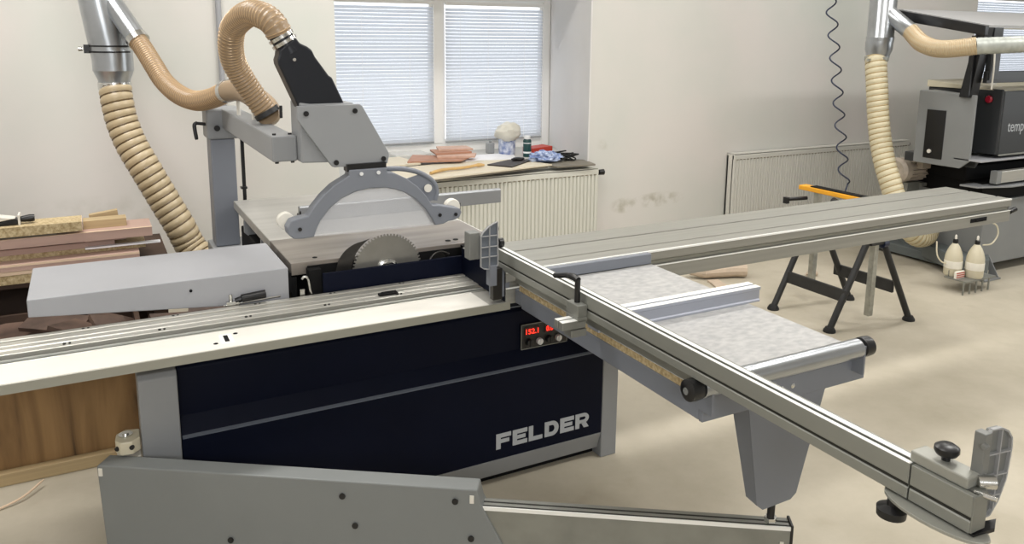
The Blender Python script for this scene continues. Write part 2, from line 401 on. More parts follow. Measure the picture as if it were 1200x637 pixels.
def radiator(x0, x1, y0, z0, z1, m, label, side, extra=None):
    t = thing('panel_radiator', label, 'radiator', ((x0+x1)/2, y0+.06, z0), 'panel radiators on the back wall')
    b = MB(); n = int(round((x1-x0)/.0335)); w = (x1-x0)/n; pts = []
    for i in range(n):
        a = x0+i*w
        pts += [(a, y0+.012),(a+w*.18, y0),(a+w*.72, y0),(a+w*.88, y0+.012)]
    pts.append((x1, y0+.012)); poly = pts+[(x1,y0+.022),(x0,y0+.022)]
    b.prism(poly,'z',z0+.02,z1-.05); part('front_panel', b, m, t)
    b = MB(); b.box(x0,x1,y0-.001,y0+.024,z1-.052,z1-.012); b.box(x0,x1,y0-.001,y0+.024,z0,z0+.022); part('panel_edge', b, m, t, bevel=.004)
    b = MB(); b.box(x0,x1,y0+.07,y0+.09,z0+.01,z1-.02); part('rear_panel', b, m, t)
    b = MB(); k = int((x1-x0)/.04)
    b.box(x0,x1,y0+.002,y0+.09,z1-.006,z1); b.box(x0,x0+.006,y0+.002,y0+.09,z0+.02,z1); b.box(x1-.006,x1,y0+.002,y0+.09,z0+.02,z1)
    part('casing', b, m, t, bevel=.002)
    b = MB()
    for i in range(k): b.box(x0+.03+i*.04, x0+.052+i*.04, y0-.0022, y0+.001, z1-.056, z1-.050)
    part('grille_slots', b, 'radiator_gap', t)
    xv = x1+.0 if side == 1 else x0
    k_ = 1. if x0 < 3 else .5
    b = MB(); b.cyl((xv,y0+.045,z1-.045),(xv+.03*side*k_,y0+.045,z1-.045),.012); b.cyl((xv+.03*side*k_,y0+.045,z1-.045),(xv+.075*side*k_,y0+.045,z1-.045),.021,.024)
    part('valve', b, 'black_plastic' if side == 1 else 'chrome', t, smooth=True)
    for xb in (x0+.3, x1-.3):
        b = MB(); b.box(xb-.02,xb+.02,y0+.088,5.299,z0+.08,z1-.1); part('wall_bracket', b, m, t)
radiator(1.62,3.535,5.19,.08,.675,'radiator_cream','cream ribbed radiator below the window sill, black valve at its right',1)
radiator(4.955,7.29,5.20,.10,.695,'radiator_grey','long ribbed radiator on the wall behind the trestle and the pale hose',1)

# thin conduit running up the wall behind the overhead arm
b = MB(); b.cyl((.765,5.285,.3),(.765,5.285,CEIL),.017,n=14)
for z in (.5,.95,2.4): b.box(.74,.79,5.27,5.3,z-.012,z+.012)
single('wall_conduit', b, 'pale_paint', 'thin grey vertical pipe on the wall behind the loop of tan hose', 'pipe', smooth=True)

# ------------------------------------------------------------------ PANEL SAW
saw = thing('panel_saw', 'large grey and navy sliding table panel saw filling the middle of the workshop', 'table saw', (.95,2.9,0))
def sp(name, b, m, bevel=0., smooth=False, label=None, parent=saw): return part(name, b, m, parent, bevel, smooth, label)
b = MB(); b.box(.14,1.745,2.625,3.14,.02,.46); b.box(.64,1.37,2.81,3.14,.461,.70); b.box(.62,1.38,3.15,3.95,.02,.78); sp('machine_body', b, 'black_matte', .004)
b = MB(); b.box(.60,.62,2.80,3.15,.70,.84); b.box(1.29,1.40,2.83,3.15,.70,.84); b.box(.64,1.37,3.0,3.15,.70,.84); sp('table_support', b, 'black_matte')
for (x0,x1) in ((.072,.182),(1.752,1.828)):
    b = MB(); b.prism([(2.50,0.),(2.50,.672),(2.515,.686),(2.62,.686),(2.62,0.)],'x',x0,x1); sp('corner_column', b, 'grey_paint', .004)
b = MB(); b.prism([(2.62,.44),(2.545,.44),(2.545,.672),(2.56,.690),(2.62,.70)],'x',.184,1.751)
up = sp('upper_panel', b, 'navy_paint', .003, label='dark navy upper front panel')
b = MB(); b.box(.19,1.745,2.550,2.556,.6865,.6905); sp('panel_glint', b, 'navy_edge', parent=up)  # pale strip paints the highlight on the panel's top bevel
b = MB(); b.prism([(2.60,.113),(2.50,.113),(2.50,.462),(2.506,.468),(2.545,.520),(2.60,.520)],'x',.184,1.751)
door = sp('access_door', b, 'navy_paint', .002, label='dark navy lower front door')
b = MB(); b.prism([(2.4985,.4615),(2.4985,.4655),(2.507,.4705),(2.509,.4665)],'x',.186,1.749); sp('door_edge_trim', b, 'navy_edge', parent=door)
b = MB(); b.prism([(2.50,.112),(2.56,.112),(2.56,.035),(2.525,.035)],'x',.184,1.751); sp('plinth', b, 'grey_paint', .003)
b = MB(); b.box(.184,1.751,2.56,2.64,0,.04); sp('plinth_recess', b, 'black_matte')
# lettering on the door
def text_mesh(name, body, m, parent, loc, height, width, depth=.002, bold=.0, rot=None):
    cu = D.curves.new(name,'FONT'); cu.body = body; cu.extrude = depth/2; cu.offset = bold; cu.align_x = 'LEFT'
    tmp = D.objects.new(name, cu); COL.objects.link(tmp); dg = bpy.context.evaluated_depsgraph_get(); dg.update()
    me = D.meshes.new_from_object(tmp.evaluated_get(dg)); COL.objects.unlink(tmp); D.objects.remove(tmp)
    xs = [v.co.x for v in me.vertices]; ys = [v.co.y for v in me.vertices]
    sx = width/(max(xs)-min(xs)); sy = height/(max(ys)-min(ys)); x0 = min(xs); y0 = min(ys)
    R = rot or Matrix.Rotation(math.radians(90),3,'X')
    for v in me.vertices:
        q = R @ Vector(((v.co.x-x0)*sx, (v.co.y-y0)*sy, v.co.z)); v.co = q+Vector(loc)-ORG[parent]
    me.materials.clear(); me.materials.append(MATS[m]); me.name = name
    o = D.objects.new(name, me); COL.objects.link(o); o.parent = parent; ORG[o] = ORG[parent]; return o
def block_letters(word, x0, z0, w, h, y, th):
    """wide heavy capitals as outlines"""
    n = len(word); adv = w/(n-.08); lw = adv*.90; s = h*.27; sv = lw*.30; b = MB()
    def q(x,z): return (x,z)
    for i,ch in enumerate(word):
        X = x0+i*adv; a = lambda u0,u1,v0,v1: b.box(X+u0,X+u1,y-th,y,z0+v0,z0+v1)
        if ch in 'FE':
            a(0,sv,0,h); a(sv,lw,h-s,h); a(sv,lw*.88,h*.5-s*.45,h*.5+s*.45)
            if ch == 'E': a(sv,lw,0,s)
        elif ch == 'L': a(0,sv,0,h); a(sv,lw*.95,0,s)
        elif ch == 'D':
            a(0,sv,0,h); N = 12; cx = lw*.52
            outer = [(sv,0),(cx,0)]+[(cx+(lw-cx)*math.sin(math.pi*k/N), h/2-h/2*math.cos(math.pi*k/N)) for k in range(1,N)]+[(cx,h),(sv,h)]
            inner = [(sv,s),(cx,s)]+[(cx+(lw-cx-sv)*math.sin(math.pi*k/N), h/2-(h/2-s)*math.cos(math.pi*k/N)) for k in range(1,N)]+[(cx,h-s),(sv,h-s)]
            for k in range(len(outer)-1):
                b.prism([(X+outer[k][0],z0+outer[k][1]),(X+outer[k+1][0],z0+outer[k+1][1]),(X+inner[k+1][0],z0+inner[k+1][1]),(X+inner[k][0],z0+inner[k][1])],'y',y-th,y)
        elif ch == 'R':
            a(0,sv,0,h); N = 10; zc = h*.66; rh = h*.34; ri = rh-s*.85; cx = lw*.62
            outer = [(sv,zc-rh),(cx,zc-rh)]+[(cx+(lw-cx)*math.sin(math.pi*k/N), zc-rh*math.cos(math.pi*k/N)) for k in range(1,N)]+[(cx,h),(sv,h)]
            inner = [(sv,zc-ri),(cx,zc-ri)]+[(cx+max(.002,(lw-cx-sv*.8))*math.sin(math.pi*k/N), zc-ri*math.cos(math.pi*k/N)) for k in range(1,N)]+[(cx,zc+ri),(sv,zc+ri)]
            for k in range(len(outer)-1):
                b.prism([(X+outer[k][0],z0+outer[k][1]),(X+outer[k+1][0],z0+outer[k+1][1]),(X+inner[k+1][0],z0+inner[k+1][1]),(X+inner[k][0],z0+inner[k][1])],'y',y-th,y)
            b.prism([(X+lw*.42,z0+h*.36),(X+lw*.78,z0+h*.36),(X+lw*1.0,z0),(X+lw*.64,z0)],'y',y-th,y)
    return b
sp('lettering', block_letters('FELDER', 1.272, .155, .418, .062, 2.4998, .0016), 'letter_grey', label='grey raised maker lettering', parent=door)
# control panel
b = MB(); b.box(1.394,1.60,2.536,2.548,.518,.618); cp = sp('control_panel', b, 'black_plastic', .002)
b = MB()
for a in ((1.394,1.60,.518,.5205),(1.394,1.60,.6155,.618),(1.394,1.3965,.518,.618),(1.5975,1.60,.518,.618)): b.box(a[0],a[1],2.5345,2.537,a[2],a[3])
sp('panel_border', b, 'steel_dull', parent=cp)
b = MB(); b.box(1.410,1.474,2.533,2.537,.572,.604); b.box(1.497,1.545,2.533,2.537,.572,.604); sp('display_window', b, 'led_window', parent=cp)
for body,x,w in (('152.1',1.414,.054),('0.0',1.503,.030)):
    o = text_mesh('display_digits', body, 'red_led', cp, (x,2.5318,.578), .020, w, .001, .01)
for x,z,k in ((1.430,.543,0),(1.473,.543,1),(1.518,.543,0),(1.557,.543,1)):
    b = MB(); b.cyl((x,2.5375,z),(x,2.522,z),.0145 if k == 0 else .0125); b.box(x-.0022,x+.0022,2.519,2.523,z-.012,z+.012)
    sp('control_knob', b, 'black_plastic' if k == 0 else 'silver_knob', .001, True, parent=cp)
b = MB(); b.lathe([(.013,0),(.013,.008),(.008,.012)], (1.640,2.545,.545),'y',16); sp('key_switch', b, 'black_plastic', 0, True)
# guide rail of the sliding table
prof = [(2.378,.752),(2.378,.780),(2.527,.780),(2.527,.768),(2.545,.768),(2.545,.776),(2.566,.776),(2.566,.764),(2.592,.764),(2.592,.786),
        (2.626,.786),(2.626,.783),(2.634,.783),(2.634,.786),(2.662,.786),(2.662,.783),(2.668,.783),(2.668,.786),(2.700,.786),(2.700,.781),(2.708,.781),(2.708,.788),(2.735,.788),(2.735,.70),(2.62,.70),(2.58,.744)]
b = MB(); b.prism(prof,'x',-1.35,1.262); rail = sp('guide_rail', b, 'aluminium', .0015, label='long aluminium guide rail for the sliding table')
b = MB(); b.box(-1.35,1.18,2.3795,2.5265,.7801,.7815); sp('rail_sheen_strip', b, 'strip_sheen', label='pale rail strip with its reflection painted in', parent=rail)  # lighter top layer paints the reflection on the rail
b = MB(); b.box(-1.35,1.26,2.5275,2.5445,.7685,.7690); b.box(-1.35,1.26,2.5665,2.5915,.7645,.7650); sp('rail_groove', b, 'groove_dark', parent=rail)
b = MB(); b.box(-1.35,1.2615,2.3760,2.3785,.7525,.7795); sp('rail_front_shade', b, 'rail_face', parent=rail)  # thin darker layer paints the shade on the rail's front
b = MB(); b.cyl((-1.35,2.556,.777),(1.26,2.556,.777),.0065,n=12); sp('guide_rod', b, 'steel_dull', 0, True, parent=rail)
b = MB(); b.box(.318,.331,2.428,2.482,.7815,.7822); b.cyl((.290,2.425,.7815),(.290,2.425,.7823),.007); b.cyl((.356,2.486,.7815),(.356,2.486,.7823),.007); sp('latch_slot', b, 'black_matte', parent=rail)
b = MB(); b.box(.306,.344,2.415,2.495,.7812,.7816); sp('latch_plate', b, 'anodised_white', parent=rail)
b = MB(); b.box(.865,.935,2.612,2.634,.787,.794); b.cyl((.875,2.623,.794),(.93,2.623,.794),.006,n=8); sp('rail_stop', b, 'black_matte', .002, parent=rail)
for i in range(9):
    for y in (2.609,2.722):
        b = MB(); x = -1.15+i*.26+(.05 if y > 2.7 else 0); b.cyl((x,y,.786),(x,y,.7895),.0045,n=10); b.cyl((x+.014,y,.786),(x+.014,y,.7895),.0035,n=10); sp('rail_screw', b, 'dark_steel', parent=rail)
# rail brackets
for x in (.35,1.2):
    b = MB(); b.box(x-.06,x+.06,2.56,2.72,.69,.72); sp('rail_bracket', b, 'dark_steel')
# sliding carriage
CX0, CX1 = 1.245, 4.19
prof = [(2.378,.772),(2.378,.829),(2.392,.832),(2.392,.846),(2.378,.852),(2.378,.884),(2.384,.890),(2.452,.890),(2.452,.884),(2.462,.884),(2.462,.890),(2.600,.890),(2.600,.880),(2.612,.880),(2.612,.890),(2.742,.890),(2.746,.884),(2.746,.80),(2.60,.800),(2.42,.795)]
b = MB(); b.prism(prof,'x',CX0,CX1); car = sp('sliding_table', b, 'carriage_top', .0018, label='long worn aluminium sliding carriage pushed to the right')
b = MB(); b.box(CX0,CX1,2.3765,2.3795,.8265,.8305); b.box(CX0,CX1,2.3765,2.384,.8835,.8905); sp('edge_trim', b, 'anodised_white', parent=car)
b = MB(); b.box(CX1-.002,CX1+.004,2.386,2.738,.782,.886); sp('end_cap', b, 'grey_plastic', .002, parent=car)
b = MB(); b.box(CX0-.004,CX0+.002,2.384,2.740,.782,.8875); sp('near_end_cap', b, 'navy_paint', .001, parent=car)
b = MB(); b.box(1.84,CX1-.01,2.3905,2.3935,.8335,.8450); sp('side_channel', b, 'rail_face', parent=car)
b = MB(); b.box(3.86,3.99,2.3755,2.3785,.795,.815); b.cyl((3.90,2.375,.803),(3.97,2.375,.812),.004,n=8); sp('latch_lever', b, 'black_matte', parent=car)
b = MB(); b.cyl((CX1,2.42,.80),(CX1+.06,2.41,.812),.008,n=10); b.cyl((CX1+.05,2.41,.81),(CX1+.09,2.405,.822),.013,n=12); sp('release_lever', b, 'black_plastic', 0, True, parent=car)
# main tables
b = MB(); b.box(.603,1.425,2.805,3.17,.845,.890); mt = sp('cast_iron_table', b, 'cast_iron', .002, label='scratched cast iron table beside the blade')
b = MB()
for x,y in ((1.235,2.86),(1.27,2.865),(1.335,2.87)): b.cyl((x,y,.8895),(x,y,.8915),.011,n=14)
for x,y in ((.70,2.85),): b.cyl((x,y,.8895),(x,y,.8912),.009,n=14)
sp('table_bolt', b, 'black_matte', parent=mt)
b = MB(); b.box(.603,1.425,3.174,4.03,.850,.889); sp('rear_extension_table', b, 'steel_table', .003)
b = MB(); b.box(1.43,1.46,2.83,4.0,.845,.872); sp('fence_rail', b, 'anodised_white', .002)
for y in (3.35,3.75):
    b = MB(); b.prism([(.603,.85),(.603,.79),(.66,.74),(.70,.74),(.70,.85)],'y',y,y+.02); sp('table_bracket', b, 'grey_paint')
b = MB(); b.prism([(-.205,.890),(.583,.890),(.583,.775),(.42,.778),(-.205,.834)],'y',2.76,3.143); et = sp('side_extension_table', b, 'pale_paint', .003, label='pale grey sheet metal extension table to the left')
b = MB(); b.cyl((.262,2.757,.853),(.262,2.762,.853),.005,n=10); sp('screw_hole', b, 'black_matte', parent=et)
b = MB(); b.box(.55,.60,2.79,3.1,.79,.86); sp('table_gap_filler', b, 'black_matte')
t_ = MB(); t_.cyl((.42,2.748,.806),(.50,2.748,.812),.014); t_.cyl((.40,2.75,.80),(.42,2.748,.806),.009); sp('clamp_handle', t_, 'black_plastic', 0, True)
t_ = MB(); t_.box(.37,.41,2.742,2.762,.783,.80); t_.cyl((.385,2.75,.79),(.385,2.75,.825),.006,n=10); t_.cyl((.36,2.75,.788),(.55,2.75,.795),.004,n=8); sp('clamp_screw', t_, 'chrome', 0, True)
# blade pit, blade cover and blade
b = MB(); b.box(.66,1.29,2.752,2.80,.74,.76); b.box(.66,1.29,2.797,2.804,.74,.875); b.box(.655,.70,2.76,2.80,.76,.87); b.box(1.262,1.30,2.75,2.80,.74,.885); sp('blade_pit', b, 'black_matte')
b = MB(); b.box(.700,1.262,2.744,2.755,.735,.857); sp('blade_cover', b, 'navy_paint', .003, label='dark navy bar in front of the saw blade')
b = MB(); b.tube(spline([(.628,2.752,.845),(.636,2.75,.853),(.648,2.748,.845),(.655,2.748,.80),(.665,2.748,.765)],5), .0045, 8); b.box(.618,.634,2.744,2.752,.77,.81); sp('cover_latch', b, 'chrome', 0, True)
bc = Vector((.955,2.786,.832)); R = .134; N = 64; prof = []
for i in range(N):
    a = 2*math.pi*i/N; da = 2*math.pi/N
    prof += [(bc.x+(R-.009)*math.cos(a), bc.z+(R-.009)*math.sin(a)), (bc.x+(R-.006)*math.cos(a+.4*da), bc.z+(R-.006)*math.sin(a+.4*da)),
             (bc.x+R*math.cos(a+.5*da), bc.z+R*math.sin(a+.5*da)), (bc.x+R*math.cos(a+.9*da), bc.z+R*math.sin(a+.9*da))]
b = MB(); b.prism(prof,'y',2.7845,2.7875); bl = sp('saw_blade', b, 'blade_steel', label='toothed circular steel saw blade')
b = MB(); b.lathe([(.040,0),(.040,.007),(.032,.010),(.030,.016),(.016,.018),(.014,.026)], (bc.x,2.784,bc.z),'y',28); b.tf(Matrix.Translation((0,2*2.784,0)) @ Matrix.Scale(-1,4,(0,1,0)))
sp('blade_flange', b, 'chrome', 0, True, parent=bl)
pk = [(bc.x+.195*math.cos(math.radians(a)), bc.z-.01+(.195-.0009*(178-a))*math.sin(math.radians(a))) for a in range(190,116,-6)] + [(bc.x+.137*math.cos(math.radians(a)), bc.z+.137*math.sin(math.radians(a))) for a in range(118,196,6)]
b = MB(); b.prism(pk,'y',2.789,2.793); sp('riving_knife', b, 'dark_steel', .0008)
b = MB(); b.lathe([(.03,0),(.03,.006),(.012,.01),(.012,.016)], (1.16,2.774,.842),'y',20); b.tube(spline([(1.12,2.77,.85),(1.14,2.768,.872),(1.17,2.767,.876),(1.20,2.77,.862)],5),.004,8); sp('scoring_unit', b, 'dark_steel', 0, True)
# fence lying across the rear table
b = MB(); b.prism([(3.43,.890),(3.43,.952),(3.438,.958),(3.455,.958),(3.462,.952),(3.462,.890)],'x',.785,1.765)
rf = sp('rip_fence', b, 'fence_metal', .002, label='low grey rip fence overhanging the right edge of the table')
b = MB(); b.box(.780,.785,3.428,3.464,.893,.925); b.cyl((.786,3.424,.925),(.786,3.424,.94),.004,n=8); sp('end_cap', b, 'black_plastic', parent=rf)
# post and overhead arm
b = MB(); b.box(.518,.632,4.07,4.20,.656,1.189); sp('rear_post', b, 'slate_paint', .006)
b = MB(); b.box(.50,.70,3.45,4.25,.60,.655); sp('post_base', b, 'grey_paint', .006)
b = MB(); b.box(.53,.64,4.08,4.19,0,.60); sp('post_leg', b, 'grey_paint', .004)
b = MB(); b.box(.664,.680,4.11,4.125,.70,1.22); b.box(.655,.684,4.10,4.135,.93,.94); sp('cable_duct', b, 'black_plastic')
b = MB(); b.box(.576,.664,2.90,4.21,1.243,1.336); arm = sp('overhead_arm', b, 'grey_paint', .006, label='grey square tube arm reaching over the table')
b = MB(); b.box(.505,.668,4.06,4.215,1.19,1.3385); sp('arm_clamp', b, 'grey_paint', .01, parent=arm)
for x,y in ((.592,2.94),(.648,2.94)):
    b = MB(); b.cyl((x,y,1.336),(x,y,1.342),.007,n=12); b.cyl((x,y-.03,1.243),(x,y-.03,1.237),.007,n=12); sp('arm_bolt', b, 'black_plastic', parent=arm)
b = MB(); b.cyl((.505,4.10,1.262),(.465,4.10,1.268),.008,n=10); b.tube(spline([(.468,4.10,1.27),(.455,4.098,1.262),(.455,4.095,1.235),(.46,4.09,1.19)],5),[.009]*15+[.007],10); sp('clamp_lever', b, 'black_plastic', 0, True, parent=arm)
b = MB(); b.cyl((.55,4.045,1.245),(.55,4.065,1.245),.014,n=12); sp('clamp_nut', b, 'black_plastic', 0, True, parent=arm)
# guard carrier
gp = [(.6515,1.447),(.878,1.4475),(.887,1.440),(.985,1.262),(.985,1.252),(.978,1.224),(.780,1.222),(.769,1.226),(.650,1.400)]
b = MB(); b.prism(gp,'y',2.826,2.842); gc = sp('guard_carrier', b, 'grey_paint', .003, label='grey folded sheet metal carrier with four screws')
b = MB(); b.prism([(.664,1.458),(.700,1.452),(.86,1.452),(.86,1.30),(.80,1.238),(.664,1.243)],'y',2.842,2.985); sp('carrier_box', b, 'grey_paint', .006, parent=gc)
for x,z in ((.682,1.420),(.858,1.424),(.784,1.240),(.962,1.243)):
    b = MB(); b.lathe([(.0095,0),(.0095,.004),(.005,.005)], (x,2.821,z),'y',14); sp('screw', b, 'black_plastic', 0, True, parent=gc)
# dust chute
b = MB(); b.prism([(.672,1.42),(.600,1.590),(.598,1.606),(.604,1.622),(.606,1.640),(.662,1.685),(.676,1.664),(.702,1.652),(.718,1.640),(.727,1.618),(.775,1.550),(.785,1.545),(.832,1.44),(.832,1.42)],'y',2.85,2.93)
ch = sp('dust_chute', b, 'duct_black', .006, label='black sheet metal dust chute')
b = MB(); b.cyl((.655,2.848,1.607),(.655,2.852,1.607),.006,n=10); sp('rivet', b, 'chrome', parent=ch)
d0 = Vector((.640,2.89,1.655)); dd = Vector((-.05,.01,.085)).normalized()
b = MB(); b.tube([d0-dd*.03, d0+dd*.05],.040,24); sp('outlet_collar', b, 'duct_black', 0, True, parent=ch)
for k in (.014,.034):
    b = MB(); b.tube([d0+dd*(k-.006), d0+dd*(k+.006)],.0475,24); sp('hose_clamp', b, 'chrome', 0, True, parent=ch)
# blade guard: arch frame, clear shield, rollers, handle
guard = thing('blade_guard', 'grey arched blade guard with clear shield and white rollers above the saw table', 'blade guard', (.92,2.83,.975))
import math as _m
cxg, czg = .915, .962
arch = []
outer_pts = [(.612,1.045),(.640,1.052),(.672,1.056),(.690,1.085),(.725,1.125),(.765,1.160),(.810,1.184),(.825,1.192),(.825,1.212),(.968,1.212),(.970,1.194),(1.000,1.188),(1.045,1.165),(1.090,1.130),(1.125,1.090),(1.148,1.052),(1.175,1.050),(1.225,1.038),(1.262,1.030),(1.272,1.015),(1.262,.993),(1.235,.984),(1.215,.983),(1.195,.975),(1.160,.972),
 (1.146,1.000),(1.120,1.040),(1.085,1.078),(1.045,1.108),(1.00,1.127),(.955,1.137),(.90,1.139),(.845,1.130),(.795,1.110),(.750,1.078),(.718,1.040),(.700,1.005),(.690,.978),(.652,.976),(.618,.979),(.600,.995),(.597,1.020)]
b = MB(); b.prism(outer_pts,'y',2.806,2.862); gf = part('arch_frame', b, 'slate_paint', guard, .004)
b = MB(); b.box(.820,.968,2.812,2.858,1.205,1.232); part('mounting_strip', b, 'black_plastic', guard)
inner = outer_pts[24:38]
b = MB(); b.prism(inner,'y',2.842,2.846); part('clear_shield', b, 'milky_plastic', guard)
b = MB(); b.prism(inner,'y',2.812,2.816); part('clear_shield', b, 'milky_plastic', guard)
for x,z in ((.607,1.020),(1.262,1.012)):
    b = MB(); b.lathe([(.012,0),(.029,.002),(.031,.008),(.031,.03),(.029,.036),(.012,.038)], (x,2.864 if x < 1 else 2.864,z+.012),'y',28); part('roller', b, 'white_plastic', guard, 0, True)
for x,z in ((.640,1.012),(.870,1.196),(.935,1.196),(1.178,1.012),(1.245,1.008)):
    b = MB(); b.lathe([(.007,0),(.007,.004),(.003,.005)], (x,2.8015,z),'y',14); part('guard_screw', b, 'black_plastic' if z < 1.1 else 'silver_knob', gf, 0, True)
hp = [(.985,2.87,1.196),(1.05,2.87,1.192),(1.12,2.87,1.172),(1.175,2.87,1.135),(1.192,2.87,1.095),(1.185,2.87,1.058)]
b = MB(); b.tube(spline(hp,6),.010,10); b.prism([(1.12,1.165),(1.165,1.14),(1.185,1.10),(1.18,1.06),(1.15,1.055),(1.10,1.12),(1.06,1.15)],'y',2.866,2.874); part('guard_handle', b, 'slate_paint', guard, 0, True)
b = MB(); b.cyl((1.152,2.862,1.110),(1.152,2.858,1.110),.016,n=20); part('scale_disc', b, 'white_plastic', guard, 0, True)
b = MB(); b.box(1.302,1.308,2.90,2.91,1.0,1.03); b.cyl((1.268,2.884,1.018),(1.305,2.90,1.018),.004,n=8); part('pointer', b, 'black_plastic', guard)

# outrigger table on the carriage
ox0, ox1, oy0, oy1 = 1.280, 1.863, 1.400, 2.376
b = MB(); b.box(ox0,ox0+.03,oy0+.013,2.329,.766,.824); b.box(ox1-.03,ox1,oy0+.013,2.329,.775,.824); b.box(ox0-.001,ox1+.001,oy0-.002,oy0+.012,.765,.847); b.box(ox0,ox1,2.33,oy1,.775,.824)
og = sp('outrigger_frame', b, 'slate_paint', .003, label='slate grey outrigger frame projecting toward the viewer')
for x in (1.545,1.585):
    b = MB(); b.lathe([(.004,0),(.007,.002),(.007,.004)], (x,1.395,.800),'y',12); sp('frame_screw', b, 'chrome', 0, True, parent=og)
b = MB(); b.box(1.34,1.855,2.352,2.377,.848,.888); sp('carriage_clamp_bar', b, 'slate_paint', .003)
b = MB(); b.cyl((1.255,1.383,.870),(1.806,1.383,.870),.0265,n=28); rl = sp('support_roller', b, 'galvanised', .002, True, label='galvanised roller along the near end of the outrigger')
for x0,x1 in ((1.21,1.256),(1.812,1.858)):
    b = MB(); b.lathe([(.016,0),(.027,.005),(.028,.02),(.027,.036),(.018,.044)], (x0,1.383,.870),'x',24); sp('roller_end_cap', b, 'black_plastic', 0, True, parent=rl)
    b = MB(); b.lathe([(.009,0),(.009,.003)],(x0-.002 if x0 < 1.5 else x0+.042,1.383,.870),'x',18); sp('cap_ring', b, 'chrome', 0, True, parent=rl)
for a_ in ((1.2725,1.2795),(1.806,1.812)):
    b = MB(); b.box(a_[0],a_[1],1.360,1.412,.800,.882); sp('roller_bracket', b, 'slate_paint')
# tapered support leg, threaded foot
b = MB(); b.prism([(1.436,.766),(1.712,.766),(1.632,.478),(1.612,.464),(1.510,.462),(1.488,.480)],'y',1.400,1.406)
b.add([(1.436,1.400,.766),(1.436,1.465,.766),(1.492,1.445,.482),(1.488,1.400,.480)],[(0,1,2,3)]); b.add([(1.712,1.400,.766),(1.712,1.465,.766),(1.628,1.445,.480),(1.632,1.400,.478)],[(0,1,2,3)])
b.add([(1.488,1.40,.480),(1.492,1.445,.482),(1.515,1.44,.464),(1.510,1.40,.462)],[(0,1,2,3)]); b.add([(1.510,1.40,.462),(1.515,1.44,.464),(1.61,1.44,.464),(1.612,1.40,.464)],[(0,1,2,3)])
lg = sp('support_leg', b, 'slate_paint', label='tapered slate grey sheet metal leg')
b = MB(); b.cyl((1.568,1.424,.47),(1.568,1.424,.40),.0105,n=14); sp('threaded_rod', b, 'black_plastic', 0, True, parent=lg)
b = MB(); b.cyl((1.568,1.424,.392),(1.568,1.424,.412),.017,n=6); b.cyl((1.568,1.424,.385),(1.568,1.424,.392),.022,n=16); sp('lock_nut', b, 'chrome', parent=lg)
# swivel arm: local frame, u along the arm, v across it (toward the cabinet)
u = Vector((.938,-.627,0)).normalized(); vv = Vector((-u.y,u.x,0)); o0 = Vector((-.054,2.476,0))
FR = Matrix(((u.x,vv.x,0,o0.x),(u.y,vv.y,0,o0.y),(0,0,1,0),(0,0,0,1)))
b = MB(); b.prism([(0,.444),(.006,.450),(1.128,.450),(1.130,.440),(1.138,.405),(1.205,.275),(1.25,.19),(.01,.17)],'y',0.,.062); b.tf(FR)
sw = sp('swivel_arm_cover', b, 'arm_paint', .005, label='pale grey sheet metal cover of the swivelling support arm')
for s_,z in ((.74,.405),(1.065,.412),(.775,.315),(1.11,.30),(.4,.24)):
    b = MB(); b.lathe([(.009,0),(.009,.003),(.005,.006)], (s_,-.006,z),'y',14); b.tf(FR); sp('cover_screw', b, 'black_plastic', 0, True, parent=sw)
for s_,z in ((.012,.428),(1.112,.420)):
    b = MB(); b.box(s_-.006,s_+.006,-.003,.001,z-.012,z+.012); b.tf(FR); sp('cover_clip', b, 'white_plastic', .001, parent=sw)
b = MB(); b.box(1.09,1.985,.006,.052,.262,.3965); b.tf(FR); at_ = sp('telescopic_arm', b, 'steel_dull', .003, label='grey steel telescopic arm carrying the leg')
b = MB(); b.box(1.13,1.983,.010,.0135,.3966,.3975); b.box(1.13,1.983,.028,.0335,.3966,.3975); b.tf(FR); sp('arm_groove', b, 'groove_dark', parent=at_)
b = MB(); b.box(1.13,1.983,.0035,.0065,.386,.3972); b.tf(FR); sp('arm_edge_strip', b, 'anodised_white', parent=at_)
b = MB(); b.box(1.983,1.991,.004,.056,.258,.401); b.tf(FR); sp('arm_end_plate', b, 'black_plastic', .002, parent=at_)
b = MB(); b.box(1.957,1.967,.002,.006,.335,.352); b.tf(FR); sp('arm_clip', b, 'white_plastic', parent=at_)
b = MB(); b.prism([(0.0,2.51),(.012,2.485),(.045,2.480),(.068,2.502),(.070,2.56),(.03,2.572),(.004,2.55)],'z',.456,.498); hg = sp('pivot_bracket', b, 'bottle_cream', .004)
b = MB(); b.lathe([(.02,0),(.02,.004),(.009,.004),(.009,.008)], (.030,2.532,.498),'z',20); sp('pivot_bolt', b, 'chrome', 0, True, parent=hg)
b = MB(); b.prism([(0.0,2.51),(.012,2.485),(.045,2.480),(.068,2.502),(.070,2.56),(.03,2.572),(.004,2.55)],'z',.415,.440); b.cyl((.026,2.532,.20),(.026,2.532,.45),.016); sp('pivot_washer', b, 'white_plastic', .003, parent=hg)
for p in ((.006,2.500,.476),(.045,2.482,.480)):
    b = MB(); b.cyl(p,(p[0]-.003,p[1]-.006,p[2]),.007,n=12); sp('pivot_screw', b, 'black_plastic', parent=hg)

